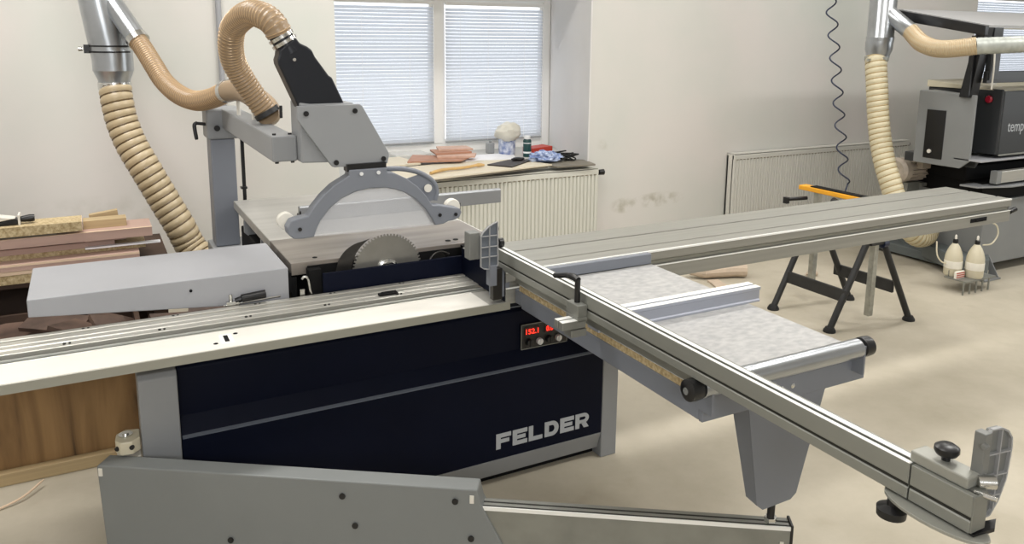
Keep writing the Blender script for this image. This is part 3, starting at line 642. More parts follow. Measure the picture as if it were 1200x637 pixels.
# ------------------------------------------------------------------ things on the outrigger
b = MB(); b.box(1.282,1.856,1.414,2.350,.8245,.8285); b.box(1.282,1.856,1.414,2.350,.8285,.8465)
cb = thing('laminated_board', 'mottled grey laminated chipboard sheet lying on the outrigger table', 'board', (1.57,1.88,.8245))
b = MB(); b.box(1.283,1.855,1.414,2.350,.8245,.8455); part('chipboard_core', b, 'chipboard', cb)
b = MB(); b.box(1.282,1.856,1.413,2.351,.8456,.8468); part('laminate_face', b, 'laminate', cb)
b = MB(); b.prism([(1.842,.847),(1.842,.853),(1.846,.857),(1.846,.885),(1.842,.889),(1.842,.8975),(1.866,.8975),(1.866,.889),(1.874,.889),(1.874,.8975),(1.900,.8975),(1.900,.847)],'x',1.270,1.905)
xb = thing('cross_profile', 'aluminium T slot profile across the mottled board, behind the long fence', 'profile', (1.58,1.87,.847))
part('profile_body', b, 'profile_blue', xb, .0008)
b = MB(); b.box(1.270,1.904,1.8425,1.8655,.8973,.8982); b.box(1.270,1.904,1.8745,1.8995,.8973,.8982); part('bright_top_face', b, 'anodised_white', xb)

# crosscut fence
cf = thing('crosscut_fence', 'long aluminium crosscut fence running from the blade toward the lower right', 'fence', (1.25,1.65,.90))
prof = [(1.230,.899),(1.230,.919),(1.2335,.921),(1.2335,.926),(1.230,.928),(1.230,.9655),(1.2425,.9655),(1.2425,.955),(1.2490,.955),(1.2490,.9655),(1.269,.9655),(1.269,.899)]
b = MB(); b.prism(prof,'y',.815,2.47); fb = part('fence_profile', b, 'aluminium_y', cf, .0008)
b = MB(); b.box(1.2322,1.2340,.816,2.469,.9212,.9258); b.box(1.243,1.2486,.816,2.469,.9550,.9556); part('slot_shadow_liner', b, 'groove_dark', fb)  # dark strips paint the shadow inside the fence slots
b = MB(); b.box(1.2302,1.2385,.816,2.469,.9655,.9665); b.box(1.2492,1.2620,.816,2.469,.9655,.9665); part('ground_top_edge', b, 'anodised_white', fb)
b = MB(); b.prism([(p[0],p[1]) for p in prof],'y',.700,.812); b2 = MB(); b2.box(1.263,1.2685,1.42,2.34,.860,.899); part('fence_gap_shade', b2, 'aluminium_y', fb)  # grey strip added to paint the shaded gap beneath the fence
eb = part('extension_slide', b, 'aluminium_y', cf, .0012)
b = MB(); b.box(1.2322,1.2340,.701,.811,.9212,.9258); b.box(1.243,1.2486,.701,.811,.9550,.9556); part('slide_slot_shade', b, 'groove_dark', eb)  # same painted slot shade on the extension slide
b = MB(); b.box(1.231,1.268,.697,.7005,.90,.965); part('slide_end_plate', b, 'steel_dull', eb, .001)
b = MB(); b.box(1.238,1.279,.716,.822,.9665,.9870); kb = part('slide_clamp', b, 'clamp_alloy', cf, .003)
b = MB(); b.lathe([(.007,0),(.007,.007),(.017,.011),(.0205,.017),(.020,.024),(.013,.029)], (1.262,.772,.987),'z',26); part('star_knob', b, 'black_plastic', kb, 0, True)
b = MB(); b.cyl((1.264,.716,.975),(1.286,.700,.976),.0115,n=18); part('clamp_rod', b, 'chrome', kb, 0, True)
b = MB(); b.cyl((1.252,.712,.962),(1.262,.680,.962),.0045,n=10); part('guide_pin', b, 'chrome', kb, 0, True)
# far flip stop
def flip_plate(mb, x, y0, y1, z0, z1, flip=False):
    pass
def ribbed_plate(parent, origin, ax, w, h, t, mats, curve, name='flip_stop'):
    """upright plate with raised grid ribs; ax = horizontal unit vector of the plate, thickness along the normal"""
    ax = Vector(ax).normalized(); nr = Vector((-ax.y,ax.x,0)); O = Vector(origin)
    FRM = Matrix(((ax.x,nr.x,0,O.x),(ax.y,nr.y,0,O.y),(0,0,1,O.z),(0,0,0,1)))
    b = MB(); b.prism(curve,'y',0,t); b.tf(FRM); pl = part(name, b, mats, parent, .001)
    r = MB(); N = len(curve)
    for i in range(N):
        p,q = Vector((*curve[i],0)), Vector((*curve[(i+1)%N],0)); d = (q-p); L = d.length
        if L < .004: continue
        d.normalize(); nn = Vector((-d.y,d.x,0))*.0015
        r.prism([tuple((p+nn)[:2]),tuple((q+nn)[:2]),tuple((q-nn)[:2]),tuple((p-nn)[:2])],'y',-.006,0.)
    def span(z):
        xs = []
        for i in range(N):
            (x0,z0),(x1,z1) = curve[i],curve[(i+1)%N]
            if (z0-z)*(z1-z) < 0: xs.append(x0+(x1-x0)*(z-z0)/(z1-z0))
        return (min(xs),max(xs)) if len(xs) >= 2 else None
    for k in (.22,.46,.72):
        s_ = span(h*k)
        if s_: r.box(s_[0],s_[1],-.006,0,h*k-.0012,h*k+.0012)
    for k in (.5,):
        zs = []
        for i in range(N):
            (x0,z0),(x1,z1) = curve[i],curve[(i+1)%N]
            if (x0-w*k)*(x1-w*k) < 0: zs.append(z0+(z1-z0)*(w*k-x0)/(x1-x0))
        if len(zs) >= 2: r.box(w*k-.0012,w*k+.0012,-.006,0,min(zs),max(zs))
    r.tf(FRM); part('stiffening_ribs', r, 'speck', pl, label='pale raised rib grid')
    return pl
curve = [(0,.02),(.0,.150),(.004,.157),(.026,.157),(.042,.149),(.053,.134),(.055,.115),(.051,.06),(.038,.022),(.022,-.002),(.008,-.004)]
ribbed_plate(cf, (1.287,.722,.904), (.985,-.12,0), .055, .155, .006, 'stop_metal', curve)
b = MB(); b.box(1.270,1.288,.714,.734,.985,1.058); b.box(1.268,1.286,.716,.732,.935,.984); b.cyl((1.264,.713,1.038),(1.274,.713,1.038),.0055,n=10); part('stop_bracket', b, 'stop_metal', cf, .002)
b = MB(); N = 28; b.prism([(1.245+.042*math.cos(2*math.pi*i/N), .770+.095*math.sin(2*math.pi*i/N)) for i in range(N)],'z',.888,.894); part('foot_plate', b, 'clamp_alloy', cf, .001, label='silver oval plate under the end of the fence')
b = MB(); b.lathe([(.016,-.034),(.025,-.030),(.026,-.016),(.009,-.010),(.009,0)], (1.222,.835,.888),'z',24); part('lower_knob', b, 'black_plastic', cf, 0, True)
b = MB(); b.prism([(1.235,.695),(1.285,.690),(1.315,.706),(1.285,.712),(1.24,.715)],'z',.892,.898); part('corner_foot', b, 'black_plastic', cf)
# near flip stop beside the blade
curve2 = [(0,.0),(0,.105),(.008,.118),(.026,.134),(.046,.145),(.062,.150),(.064,.0),(.044,-.014),(.012,-.008)]
ribbed_plate(cf, (1.134,2.352,.930), (1,0,0), .064, .145, .006, 'stop_plastic', curve2)
b = MB(); b.box(1.096,1.136,2.358,2.40,.955,1.048); part('stop_face_block', b, 'stop_metal', cf, .003)
b = MB(); b.cyl((1.200,2.40,1.045),(1.22,2.40,1.045),.014,n=16); part('stop_button', b, 'black_plastic', cf, 0, True)
b = MB(); b.cyl((1.206,2.42,.985),(1.24,2.42,.985),.010,n=12); b.cyl((1.236,2.42,.985),(1.252,2.42,.985),.017,n=16); part('stop_knob', b, 'black_plastic', cf, 0, True)
b = MB(); b.box(1.186,1.222,2.36,2.385,.80,.912); part('fence_bracket', b, 'dark_steel', cf, .002)
b = MB(); b.box(1.200,1.24,2.39,2.42,.80,.90); part('fence_bracket', b, 'slate_paint', cf, .002)
b = MB(); b.box(1.222,1.262,2.384,2.388,.80,.905); part('bracket_plate', b, 'slate_paint', cf, .001)
b = MB(); b.box(1.165,1.19,2.34,2.37,.86,.93); part('stop_slider', b, 'slate_paint', cf)
# scale clamp half-way along the fence
b = MB(); b.box(1.196,1.229,1.842,1.905,.905,.940); b.box(1.196,1.230,1.842,1.905,.890,.905); ck = part('fence_clamp', b, 'steel_dull', cf, .002)
b = MB(); b.box(1.146,1.226,1.842,1.862,.872,.896); b.box(1.146,1.226,1.868,1.888,.872,.896); b.box(1.178,1.230,1.844,1.886,.846,.868); part('clamp_bracket', b, 'steel_dull', ck, .002)
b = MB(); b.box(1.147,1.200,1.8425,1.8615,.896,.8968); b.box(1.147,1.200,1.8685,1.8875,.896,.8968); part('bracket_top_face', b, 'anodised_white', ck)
b = MB(); b.cyl((1.215,1.875,.940),(1.215,1.875,1.010),.0085,n=14); b.tube(spline([(1.215,1.872,1.006),(1.213,1.895,1.010),(1.212,1.93,1.006),(1.212,1.965,.996),(1.212,1.995,.988)],5),[.010]*8+[.0085]*13,10); part('locking_lever', b, 'black_plastic', ck, 0, True)

# ------------------------------------------------------------------ extraction ducts and hoses
dt = thing('extraction_duct', 'vertical galvanised extraction duct on the left with a side branch', 'duct', (.149,4.715,1.40))
x,y = .140,4.745
b = MB(); b.tube([(x+.006,y,1.545),(x-.055,y,1.95),(x-.30,y,CEIL)],[.098,.090,.090],36); part('duct_pipe', b, 'galvanised', dt, 0, True)
b = MB(); b.lathe([(.099,1.495),(.099,1.60),(.097,1.60)], (x+.006,y,0),'z',36); part('duct_sleeve', b, 'galvanised', dt, 0, True)
b = MB(); b.lathe([(.078,1.425),(.078,1.445),(.099,1.497)], (x+.006,y,0),'z',36); part('duct_reducer', b, 'galvanised', dt, 0, True)
b = MB(); b.lathe([(.080,1.395),(.081,1.40),(.081,1.43),(.080,1.435)], (x+.006,y,0),'z',36); part('hose_clamp', b, 'chrome', dt, 0, True)
b = MB()
for z in (1.592,1.622): b.lathe([(.096,z-.004),(.104,z-.004),(.104,z+.004),(.096,z+.004)], (x+.0,y,0),'z',36)
b.box(x-.125,x-.098,y-.02,y+.0,1.585,1.629); part('band_clamp', b, 'black_plastic', dt, 0, True)
b = MB(); b.cyl((x-.13,y-.01,1.607),(x-.15,y-.01,1.607),.012,n=12); part('clamp_bolt', b, 'chrome', dt)
b = MB(); b.tube([(x-.0,y-.01,1.885),(.262,4.59,1.655)],.052,26); part('side_branch', b, 'galvanised', dt, 0, True)
b = MB(); b.tube([(.256,4.60,1.668),(.270,4.58,1.645)],.056,26); part('branch_clamp', b, 'chrome', dt, 0, True)
hose('extraction_hose', [(.147,4.74,1.41),(.150,4.72,1.34),(.165,4.70,1.23),(.200,4.67,1.11),(.262,4.63,.97),(.335,4.60,.81),(.40,4.57,.67),(.455,4.56,.54),(.56,4.45,.42),(.72,4.2,.36),(.82,3.99,.35)],
     .081,.042,.085,'hose_tan','thick ribbed tan hose hanging from the left duct down behind the saw', wr=.0050, sub=8, seg=28)
hose('branch_hose', [(.262,4.59,1.655),(.290,4.53,1.60),(.318,4.45,1.535),(.355,4.35,1.455),(.405,4.21,1.40),(.465,4.08,1.377),(.525,3.93,1.400),(.570,3.82,1.436)],
     .047,.0150,.07,'hose_tan_dark','thin ribbed brown hose from the duct side branch to the hose coupling', wire='copper_wire', wr=.0020, sub=6, crest=True)
hose('loop_hose', [(.618,2.894,1.690),(.604,2.898,1.722),(.580,2.935,1.752),(.545,3.03,1.765),(.513,3.16,1.725),(.505,3.22,1.67),(.517,3.28,1.60),(.545,3.31,1.54),(.580,3.32,1.48),(.615,3.32,1.425),(.642,3.32,1.385)],
     .0465,.0150,.07,'hose_tan_dark','thin ribbed tan hose looping up and over to the black dust chute', wire='copper_wire', wr=.0019, sub=6, crest=True)
cpl = thing('hose_coupling', 'smooth tan hose coupling with metal clamps above the overhead arm', 'coupling', (.62,3.5,1.345))
b = MB(); b.tube(resample(spline([(.572,3.815,1.437),(.590,3.72,1.447),(.612,3.62,1.448),(.640,3.50,1.425),(.662,3.41,1.395),(.660,3.36,1.372),(.645,3.325,1.380)],10),.01)[0],.0475,24); part('elbow', b, 'hose_tan_dark', cpl, 0, True)
b = MB(); b.tube([(.566,3.83,1.434),(.576,3.80,1.440)],.051,26); part('hose_clamp', b, 'chrome', cpl, 0, True)
b = MB(); b.tube([(.640,3.321,1.390),(.650,3.318,1.372)],.0515,26); b.box(.69,.70,3.29,3.30,1.36,1.41); part('hose_clamp', b, 'black_steel', cpl, 0, True)
b = MB(); b.cyl((.625,3.5,1.336),(.625,3.5,1.39),.008,n=10); b.cyl((.60,3.72,1.336),(.60,3.72,1.41),.008,n=10); part('mounting_stud', b, 'white_plastic', cpl)

rd = thing('extraction_duct', 'vertical galvanised extraction duct on the right beside the black machine hood', 'duct', (5.17,4.02,1.51))
x,y = 5.19,4.035
b = MB(); b.lathe([(.093,1.665),(.0965,1.70),(.0965,1.705),(.093,1.71),(.093,CEIL)], (x+.012,y,0),'z',36); part('duct_pipe', b, 'galvanised', rd, 0, True)
b = MB(); b.lathe([(.080,1.555),(.080,1.575),(.094,1.615),(.094,1.675)], (x+.006,y,0),'z',36); part('duct_reducer', b, 'galvanised', rd, 0, True)
b = MB(); b.lathe([(.080,1.53),(.083,1.535),(.083,1.56),(.080,1.565)], (x-.008,y,0),'z',36); b.box(x-.115,x-.085,y-.02,y,1.53,1.55); part('hose_clamp', b, 'galv_worn', rd, 0, True)
b = MB(); b.tube([(5.20,4.0,1.89),(5.235,3.91,1.81),(5.215,3.80,1.745)],.058,26); part('side_branch', b, 'galvanised', rd, 0, True)
hose('extraction_hose', [(5.178,4.035,1.56),(5.164,4.02,1.50),(5.150,3.98,1.32),(5.145,3.95,1.15),(5.140,3.91,.98),(5.125,3.84,.80),(5.125,3.77,.65),(5.135,3.72,.52),(5.20,3.69,.38),(5.33,3.68,.27),(5.50,3.72,.24),(5.62,3.78,.26)],
     .077,.040,.07,'hose_cream','thick ribbed cream hose hanging from the right duct to the edge banding machine', wire='cream_wire', wr=.0042, sub=8, seg=28)
hose('branch_hose', [(5.215,3.80,1.745),(5.17,3.72,1.70),(5.10,3.62,1.665),(5.06,3.50,1.635),(5.06,3.40,1.632),(5.095,3.30,1.645),(5.125,3.25,1.655)],
     .058,.012,.05,'hose_tan','short tan hose sagging from the right duct branch to the silver tube', wire='copper_wire', wr=.0014, sub=6, crest=True)
b = MB(); pth,_ = resample([Vector((5.112,3.268,1.651)),Vector((5.4,3.10,1.668)),Vector((5.9,3.0,1.69)),Vector((6.6,2.98,1.72))],.012)
b.tube(pth,[.054+.0012*math.sin(i*2.1) for i in range(len(pth))],26); single('silver_tube', b, 'silver_foil', 'silver foil tube crossing in front of the black machine hood', 'hose', smooth=True)

# coiled air line
b = MB(); pts = []; n = 10*16
for i in range(n+1):
    f = i/n; z = 2.25-1.60*f; a = 2*math.pi*10*f; r = .036
    pts.append((4.72+.13*f+r*math.cos(a), 4.15-.20*f+r*math.sin(a), z+.0))
pts = [(4.70,4.16,3.4),(4.71,4.155,2.6)]+pts+[(4.84,3.93,.60)]
b.tube(pts,.0055,8); single('coiled_air_hose', b, 'dark_blue_plastic', 'thin dark coiled air hose hanging in front of the wall', 'hose', smooth=True)

# ------------------------------------------------------------------ trestle
tr = thing('trestle', 'black folding steel trestle with an orange top bar under the sliding carriage', 'trestle', (4.06,3.28,0))
b = MB(); b.box(4.025,4.095,2.97,3.63,.735,.765); tb = part('top_bar', b, 'orange_paint', tr, .006, label='orange painted top bar')
b = MB(); b.box(4.032,4.088,3.02,3.54,.765,.771); part('grip_strip', b, 'black_matte', tb)
for y in (3.06,3.50):
    b = MB(); b.box(4.00,4.12,y-.03,y+.03,.50,.60); b.box(4.02,4.10,y-.02,y+.02,.60,.64); part('hinge_plate', b, 'black_steel', tr, .006)
    b = MB(); b.box(4.044,4.080,y-.018,y+.018,.06 if y < 3.2 else .10,.735); part('height_post', b, 'galv_worn', tr, .002, label='worn galvanised height post')
    for s_,yy in ((-1,y+(.02 if y > 3.2 else .02)),(1,y-.06)):
        b = MB(); top = Vector((4.06+s_*.035,y,.58)); ft = Vector((4.06+s_*.30,yy,.012))
        b.tube([top,ft],.0195,14); l_ = part('leg', b, 'black_steel', tr, 0, True)
        b = MB(); b.lathe([(.036,0),(.036,.010),(.024,.03)], (ft.x,ft.y,0),'z',18); part('rubber_foot', b, 'rubber', l_, 0, True)
for s_ in (-1,1):
    f = .30-.265*.33; b = MB(); xx = 4.06+s_*(.035+.265*.66); b.box(xx-.01,xx+.01,3.06,3.50,.17,.245); part('leg_brace', b, 'black_steel', tr, .004)
b = MB(); b.cyl((4.11,2.99,.60),(4.16,2.99,.57),.028,n=14); b.cyl((4.11,3.05,.50),(4.15,3.05,.50),.026,n=14); part('clamp_knob', b, 'dark_blue_plastic', tr, 0, True, label='dark blue clamp knobs')
b = MB(); b.cyl((4.03,3.56,.69),(3.89,3.60,.685),.012,n=10); b.box(3.88,3.905,3.585,3.615,.66,.70); part('clamp_lever', b, 'black_plastic', tr, 0, True)
b = MB(); b.cyl((4.02,3.35,.715),(4.02,3.30,.70),.02,n=12); part('clamp_screw', b, 'black_plastic', tr, 0, True)

# ------------------------------------------------------------------ edge banding machine
eb_ = thing('edge_banding_machine', 'grey and black edge banding machine standing at the far right', 'machine', (6.6,3.7,0))
def ep(name, b, m, bevel=0., smooth=False, label=None, parent=eb_): return part(name, b, m, parent, bevel, smooth, label)
b = MB(); b.prism([(5.60,3.36),(8.2,3.36),(8.2,4.3),(5.86,4.3)],'z',.085,.56); ep('machine_body', b, 'machine_grey', .006)
b = MB(); b.prism([(5.38,3.30),(5.58,3.27),(5.86,3.45),(5.95,4.35),(5.84,4.35)],'z',.05,.16); b.box(5.6,8.2,3.5,4.3,.02,.09); ep('base_skid', b, 'machine_skid', .006)
for x in (5.60,7.4):
    b = MB(); b.box(x-.06,x+.13,3.26,3.42,0,.012); b.prism([(3.27,.012),(3.36,.16),(3.36,.012)],'x',x-.05,x-.042); b.prism([(3.27,.012),(3.36,.16),(3.36,.012)],'x',x+.115,x+.123); ft = ep('machine_foot', b, 'machine_grey', .002)
    b = MB(); b.cyl((x+.035,3.31,.012),(x+.035,3.31,.07),.012,n=10); part('levelling_bolt', b, 'chrome', ft)
b = MB(); b.prism([(5.58,3.38),(8.2,3.38),(8.2,4.2),(5.80,4.2)],'z',.561,.690); b.prism([(5.56,3.50),(8.2,3.50),(8.2,4.1),(5.76,4.1)],'z',.6905,.795); ep('track_bed', b, 'black_matte', .004)
b = MB(); b.prism([(5.46,3.34),(5.72,3.26),(8.2,3.26),(8.2,3.44),(5.44,3.46)],'z',.672,.684); ep('infeed_support', b, 'fence_metal', .001)
b = MB(); b.box(5.635,8.2,3.30,3.345,.700,.785); fbm = ep('infeed_fence', b, 'aluminium', .004)
b = MB(); b.box(5.60,5.655,3.297,3.348,.697,.788); ep('fence_end_cap', b, 'machine_grey', .004, parent=fbm)
b = MB(); b.box(5.42,8.2,3.60,3.9,.80,.865); b.prism([(5.50,.865),(5.56,.865),(5.50,.80)],'y',3.4,3.6); ep('feed_carriage', b, 'machine_dark', .004)
b = MB(); b.box(5.40,8.2,3.30,3.50,.862,.874); ep('feed_plate', b, 'pale_paint', .002)
b = MB(); b.box(5.60,5.62,3.325,3.53,.90,1.356); b.box(5.62,8.2,3.325,3.9,.90,1.345); hd_ = ep('upper_housing', b, 'machine_dark', .008)
b = MB(); b.prism([(3.33,1.3455),(3.90,1.395),(3.90,1.3455)],'x',5.60,8.2); ep('housing_lid', b, 'bottle_cream', .003, parent=hd_)
b = MB(); b.box(5.625,8.2,3.318,3.327,.893,.905); ep('housing_trim', b, 'steel_dull', parent=hd_)
b = MB(); b.box(5.72,5.80,3.5,3.56,1.375,1.40); ep('lid_catch', b, 'white_plastic', .003, parent=hd_)
b = MB(); b.lathe([(.018,-.03),(.026,-.022),(.026,-.012),(.012,0)], (5.60,3.41,1.285),'x',20); ep('stop_button', b, 'red_button', 0, True, label='red emergency stop button', parent=hd_)
text_mesh('lettering', 'temp', 'letter_grey', hd_, (5.70,3.3245,1.035), .085, .19, .002, .0)
b = MB(); b.add([(5.40,3.385,.86),(5.40,3.45,.80),(5.40,3.815,.80),(5.40,3.815,1.328),(5.40,3.385,1.318),(5.418,3.385,.86),(5.45,3.47,.80),(5.58,3.815,.80),(5.58,3.815,1.328),(5.418,3.385,1.318)],[(0,1,2,3,4),(5,6,7,8,9),(0,1,6,5),(1,2,7,6),(2,3,8,7),(3,4,9,8),(4,0,5,9)]); eb2 = ep('electrical_cabinet', b, 'machine_grey', .006)
b = MB(); b.box(5.393,5.402,3.59,3.735,.845,1.195); ep('cabinet_window', b, 'black_plastic', .002, parent=eb2)
b = MB(); b.lathe([(.014,-.010),(.014,0)], (5.393,3.685,.895),'x',16); ep('cabinet_knob', b, 'white_plastic', 0, True, parent=eb2)
# motor
b = MB(); b.cyl((5.50,3.98,.705),(5.80,3.98,.705),.080,n=28)
for k in range(16):
    a_ = 2*math.pi*k/16; c_, s_ = math.cos(a_), math.sin(a_); q = Matrix.Translation((0,3.98,.705)) @ Matrix.Rotation(a_,4,'X')
    f_ = MB(); f_.box(5.51,5.79,-.0035,.0035,.074,.094); f_.tf(q); b.add(f_.v, f_.f)
mo = ep('drive_motor', b, 'motor_grey', 0, True, label='dusty beige ribbed electric motor')
b = MB(); b.lathe([(.074,-.02),(.097,0),(.097,.06),(.090,.066)], (5.46,3.98,.705),'x',28); ep('fan_cowl', b, 'motor_grey', 0, True, parent=mo)
b = MB(); b.box(5.58,5.70,3.855,3.91,.72,.80); ep('terminal_box', b, 'motor_grey', .006, parent=mo)
b = MB(); b.box(5.801,6.00,3.86,4.08,.605,.800); ep('gearbox', b, 'motor_grey', .008, parent=mo)
b = MB(); b.box(5.52,5.66,3.92,4.04,.42,.61); b.box(5.661,5.90,3.90,4.0,.575,.60); ep('motor_mount', b, 'steel_dull', parent=mo)
# hood
b = MB(); b.prism([(4.06,1.905),(3.36,1.785),(3.36,1.72),(4.06,1.835)],'x',5.37,5.41); hdm = ep('hood_side_beam', b, 'black_plastic', .004)
b = MB(); b.prism([(4.06,1.912),(3.36,1.792),(3.36,1.775),(4.06,1.895)],'x',5.41,8.2); ep('hood_top', b, 'speck', .002, parent=hdm)
b = MB(); b.prism([(3.36,1.785),(3.42,1.785),(3.50,1.30),(3.42,1.30)],'x',5.38,5.47); ep('hood_post', b, 'black_plastic', .003)
b = MB(); b.box(5.48,5.58,3.36,3.40,1.42,1.775); ep('hood_post_plate', b, 'machine_dark', .003)
b = MB(); b.box(5.47,8.2,3.37,3.40,1.40,1.48); ep('hood_cross_bar', b, 'machine_dark', .003)
b = MB(); b.box(5.58,8.2,3.375,3.383,1.765,1.775); ep('hood_edge_strip', b, 'white_plastic')
b = MB(); b.tube(spline([(5.50,3.36,1.66),(5.50,3.35,1.50),(5.485,3.34,1.36)],6),.006,8); ep('air_tube', b, 'white_plastic', 0, True)
b = MB(); b.prism([(3.42,1.30),(3.455,1.30),(3.44,1.72),(3.405,1.72)],'x',5.36,5.38); ep('hood_gas_strut', b, 'black_plastic', parent=hdm)
# bottles hanging at the machine end with their tubes
def bottle(x, y, z0, label, s=1.):
    t = thing('spray_bottle', label, 'bottle', (x,y,z0), 'cream plastic bottles at the end of the edge banding machine')
    pr = [(.050,0),(.056,.01),(.058,.09),(.055,.135),(.046,.17),(.033,.20),(.020,.22),(.014,.228)]
    b = MB(); b.lathe([(r*s,h*s) for r,h in pr],(x,y,z0),'z',28); part('bottle_body', b, 'bottle_cream', t, 0, True)
    b = MB(); b.lathe([(.0575*s,.055*s),(.0580*s,.056*s),(.0580*s,.105*s),(.0572*s,.106*s)],(x,y,z0),'z',28); part('bottle_label', b, 'pale_label', t, 0, True)
    b = MB(); b.lathe([(.016,.222*s),(.017,.25*s),(.008,.255*s)],(x,y,z0),'z',18); part('cap', b, 'black_plastic', t, 0, True)
    b = MB(); b.lathe([(.007,.25*s),(.008,.275*s),(.004,.285*s)],(x,y,z0),'z',12); part('nozzle', b, 'white_plastic', t, 0, True)
b = MB(); b.box(5.13,5.46,3.14,3.30,.085,.095); b.box(5.30,5.33,3.28,3.34,.06,.09); b.box(5.14,5.32,3.275,3.279,.095,.14)
for k in range(5): b.cyl((5.12+k*.07,3.15,0),(5.12+k*.07,3.15,.085),.006,n=8)
bs = single('bottle_shelf', b, 'steel_dull', 'small metal rack holding two cream bottles beside the black-footed machine', 'rack')
ct = thing('striped_carton', 'small red and white striped carton on the rack before the left cream bottle', 'carton', (5.18,3.222,.0955))
b = MB(); b.box(5.13,5.222,3.214,3.230,.0955,.142); part('carton_body', b, 'pale_label', ct)
b = MB()
for z in (.100,.114,.128): b.box(5.132,5.220,3.2132,3.2142,z,z+.008)
part('red_stripes', b, 'stripe_red', ct)
bottle(5.20,3.29,.096,'greyish cream bottle, the left and further of the two on the rack')
bottle(5.285,3.19,.096,'brighter cream bottle, the right and nearer of the two on the rack', 1.02)
b = MB(); b.tube(spline([(5.60,3.34,.42),(5.66,3.30,.40),(5.68,3.29,.33),(5.62,3.29,.27),(5.52,3.29,.27)],8),.0055,8)
single('clear_tubing', b, 'bottle_cream', 'pale plastic tube curling right of the brighter cream bottle', 'tube', smooth=True)
b = MB(); b.tube(spline([(5.10,3.36,.33),(5.09,3.34,.24),(5.12,3.32,.19),(5.16,3.30,.18)],8),.005,8)
single('clear_tubing', b, 'bottle_cream', 'pale plastic tube drooping left of the greyish cream bottle', 'tube', smooth=True)

# ------------------------------------------------------------------ left side: scrap bin, bench, lumber
b = MB(); b.box(-1.6,.115,3.39,3.41,.02,.50); sb = thing('scrap_bin', 'oak patterned board bin standing on the floor left of the saw', 'bin', (-.7,3.6,0))
part('front_panel', b, 'oak_laminate', sb)
b = MB(); b.box(.115,.135,3.39,3.90,.0,.50); part('side_panel', b, 'dark_wood', sb)
b = MB(); b.box(-1.6,.115,3.41,3.90,.02,.04); b.box(-1.6,.115,3.885,3.905,.04,.50); b.box(-1.62,-1.6,3.39,3.90,0,.5); part('inner_panel', b, 'dark_wood', sb)
b = MB(); b.box(-1.6,.11,3.35,3.388,0,.05); part('base_batten', b, 'pale_wood', sb, .002, label='pale wooden batten along the floor')
b = MB(); b.box(-1.7,.30,3.93,4.60,.605,.63); wb = thing('lumber_bench', 'low dark bench behind the bin carrying the stacked boards', 'bench', (-.7,4.25,0))
part('bench_top', b, 'dark_wood', wb)
for x in (-1.66,-.7,.24):
    for y in (3.96,4.54):
        b = MB(); b.box(x-.03,x+.03,y-.03,y+.03,0,.605); part('leg', b, 'dark_wood', wb)
b = MB(); b.box(-1.7,.30,4.57,4.595,.05,.6); part('back_board', b, 'dark_wood', wb)
G = 'offcut boards stacked on the low bench'
def plank(name, x0, x1, y0, y1, z0, z1, m, label, cat='plank', edge=None, rot=0., tilt=0.):
    b = MB(); b.box(x0,x1,y0,y1,z0,z1)
    c = Vector((x1,y0,z0)); T = Matrix.Translation(c) @ Matrix.Rotation(rot,4,'Z') @ Matrix.Rotation(tilt,4,'Y') @ Matrix.Translation(-c)
    if edge:
        t = thing(name, label, cat, ((x0+x1)/2,(y0+y1)/2,z0), G); b.tf(T); part('board_body', b, m, t)
        e = MB()
        if edge == 'top': e.box(x0,x1+.0005,y0-.001,y0+.012,z1-.0005,z1+.0008)
        elif edge == 'end': e.box(x1-.0005,x1+.002,y0,y1,z0,z1)
        else: e.box(x0,x1,y0-.0012,y0+.0002,z1-.010,z1)
        e.tf(T); part('pale_edge', e, 'pale_edge', t)
    else:
        b.tf(T); single(name, b, m, label, cat, G)
plank('chipboard_plank', -1.4,-.10,3.905,4.45,.631,.672,'chipboard','thick chipboard board, lowest of the lumber stack',)
plank('pink_board', -1.4,.02,3.90,4.42,.6725,.690,'pale_edge','thin pale board directly above the lowest chipboard')
plank('pink_board', -1.4,.165,3.895,4.40,.6905,.720,'pink_board','wide pink board with a pale lower edge near the table corner', edge='low')
plank('chipboard_plank', -1.0,.197,3.97,4.38,.7205,.742,'chipboard','chipboard strip whose end shows beside the grey extension table')
plank('pink_board', -1.4,.07,3.97,4.36,.7425,.768,'pink_board','dusty pink board with a short notch below the long plank')
plank('pink_offcut', -.05,.118,3.96,4.30,.7685,.785,'pink_board','short pink offcut under the end of the long plank')
plank('pink_plank', -1.4,.225,3.91,4.10,.7855,.826,'pink_board','long dusty pink plank, topmost of the pink ones', edge='top')
plank('white_strip', -.05,.258,3.935,3.965,.7430,.7500,'paper','thin white strip sticking out past the stack toward the hose')
plank('grey_plank', -1.4,-.155,3.93,4.03,.8265,.838,'grey_plank','thin dark grey plank under the top chipboard plank')
plank('chipboard_plank', -1.4,-.055,3.90,4.04,.8385,.880,'chipboard','top chipboard plank with a pinkish end', edge='end')
plank('wood_block', -.05,.125,3.98,4.06,.8265,.862,'pale_wood','square pale wooden offcut at the end of the top chipboard')
plank('wood_wedge', -.02,.10,4.10,4.14,.8265,.878,'pale_wood','thin pale sliver of wood leaning behind the pale block', tilt=-.12)
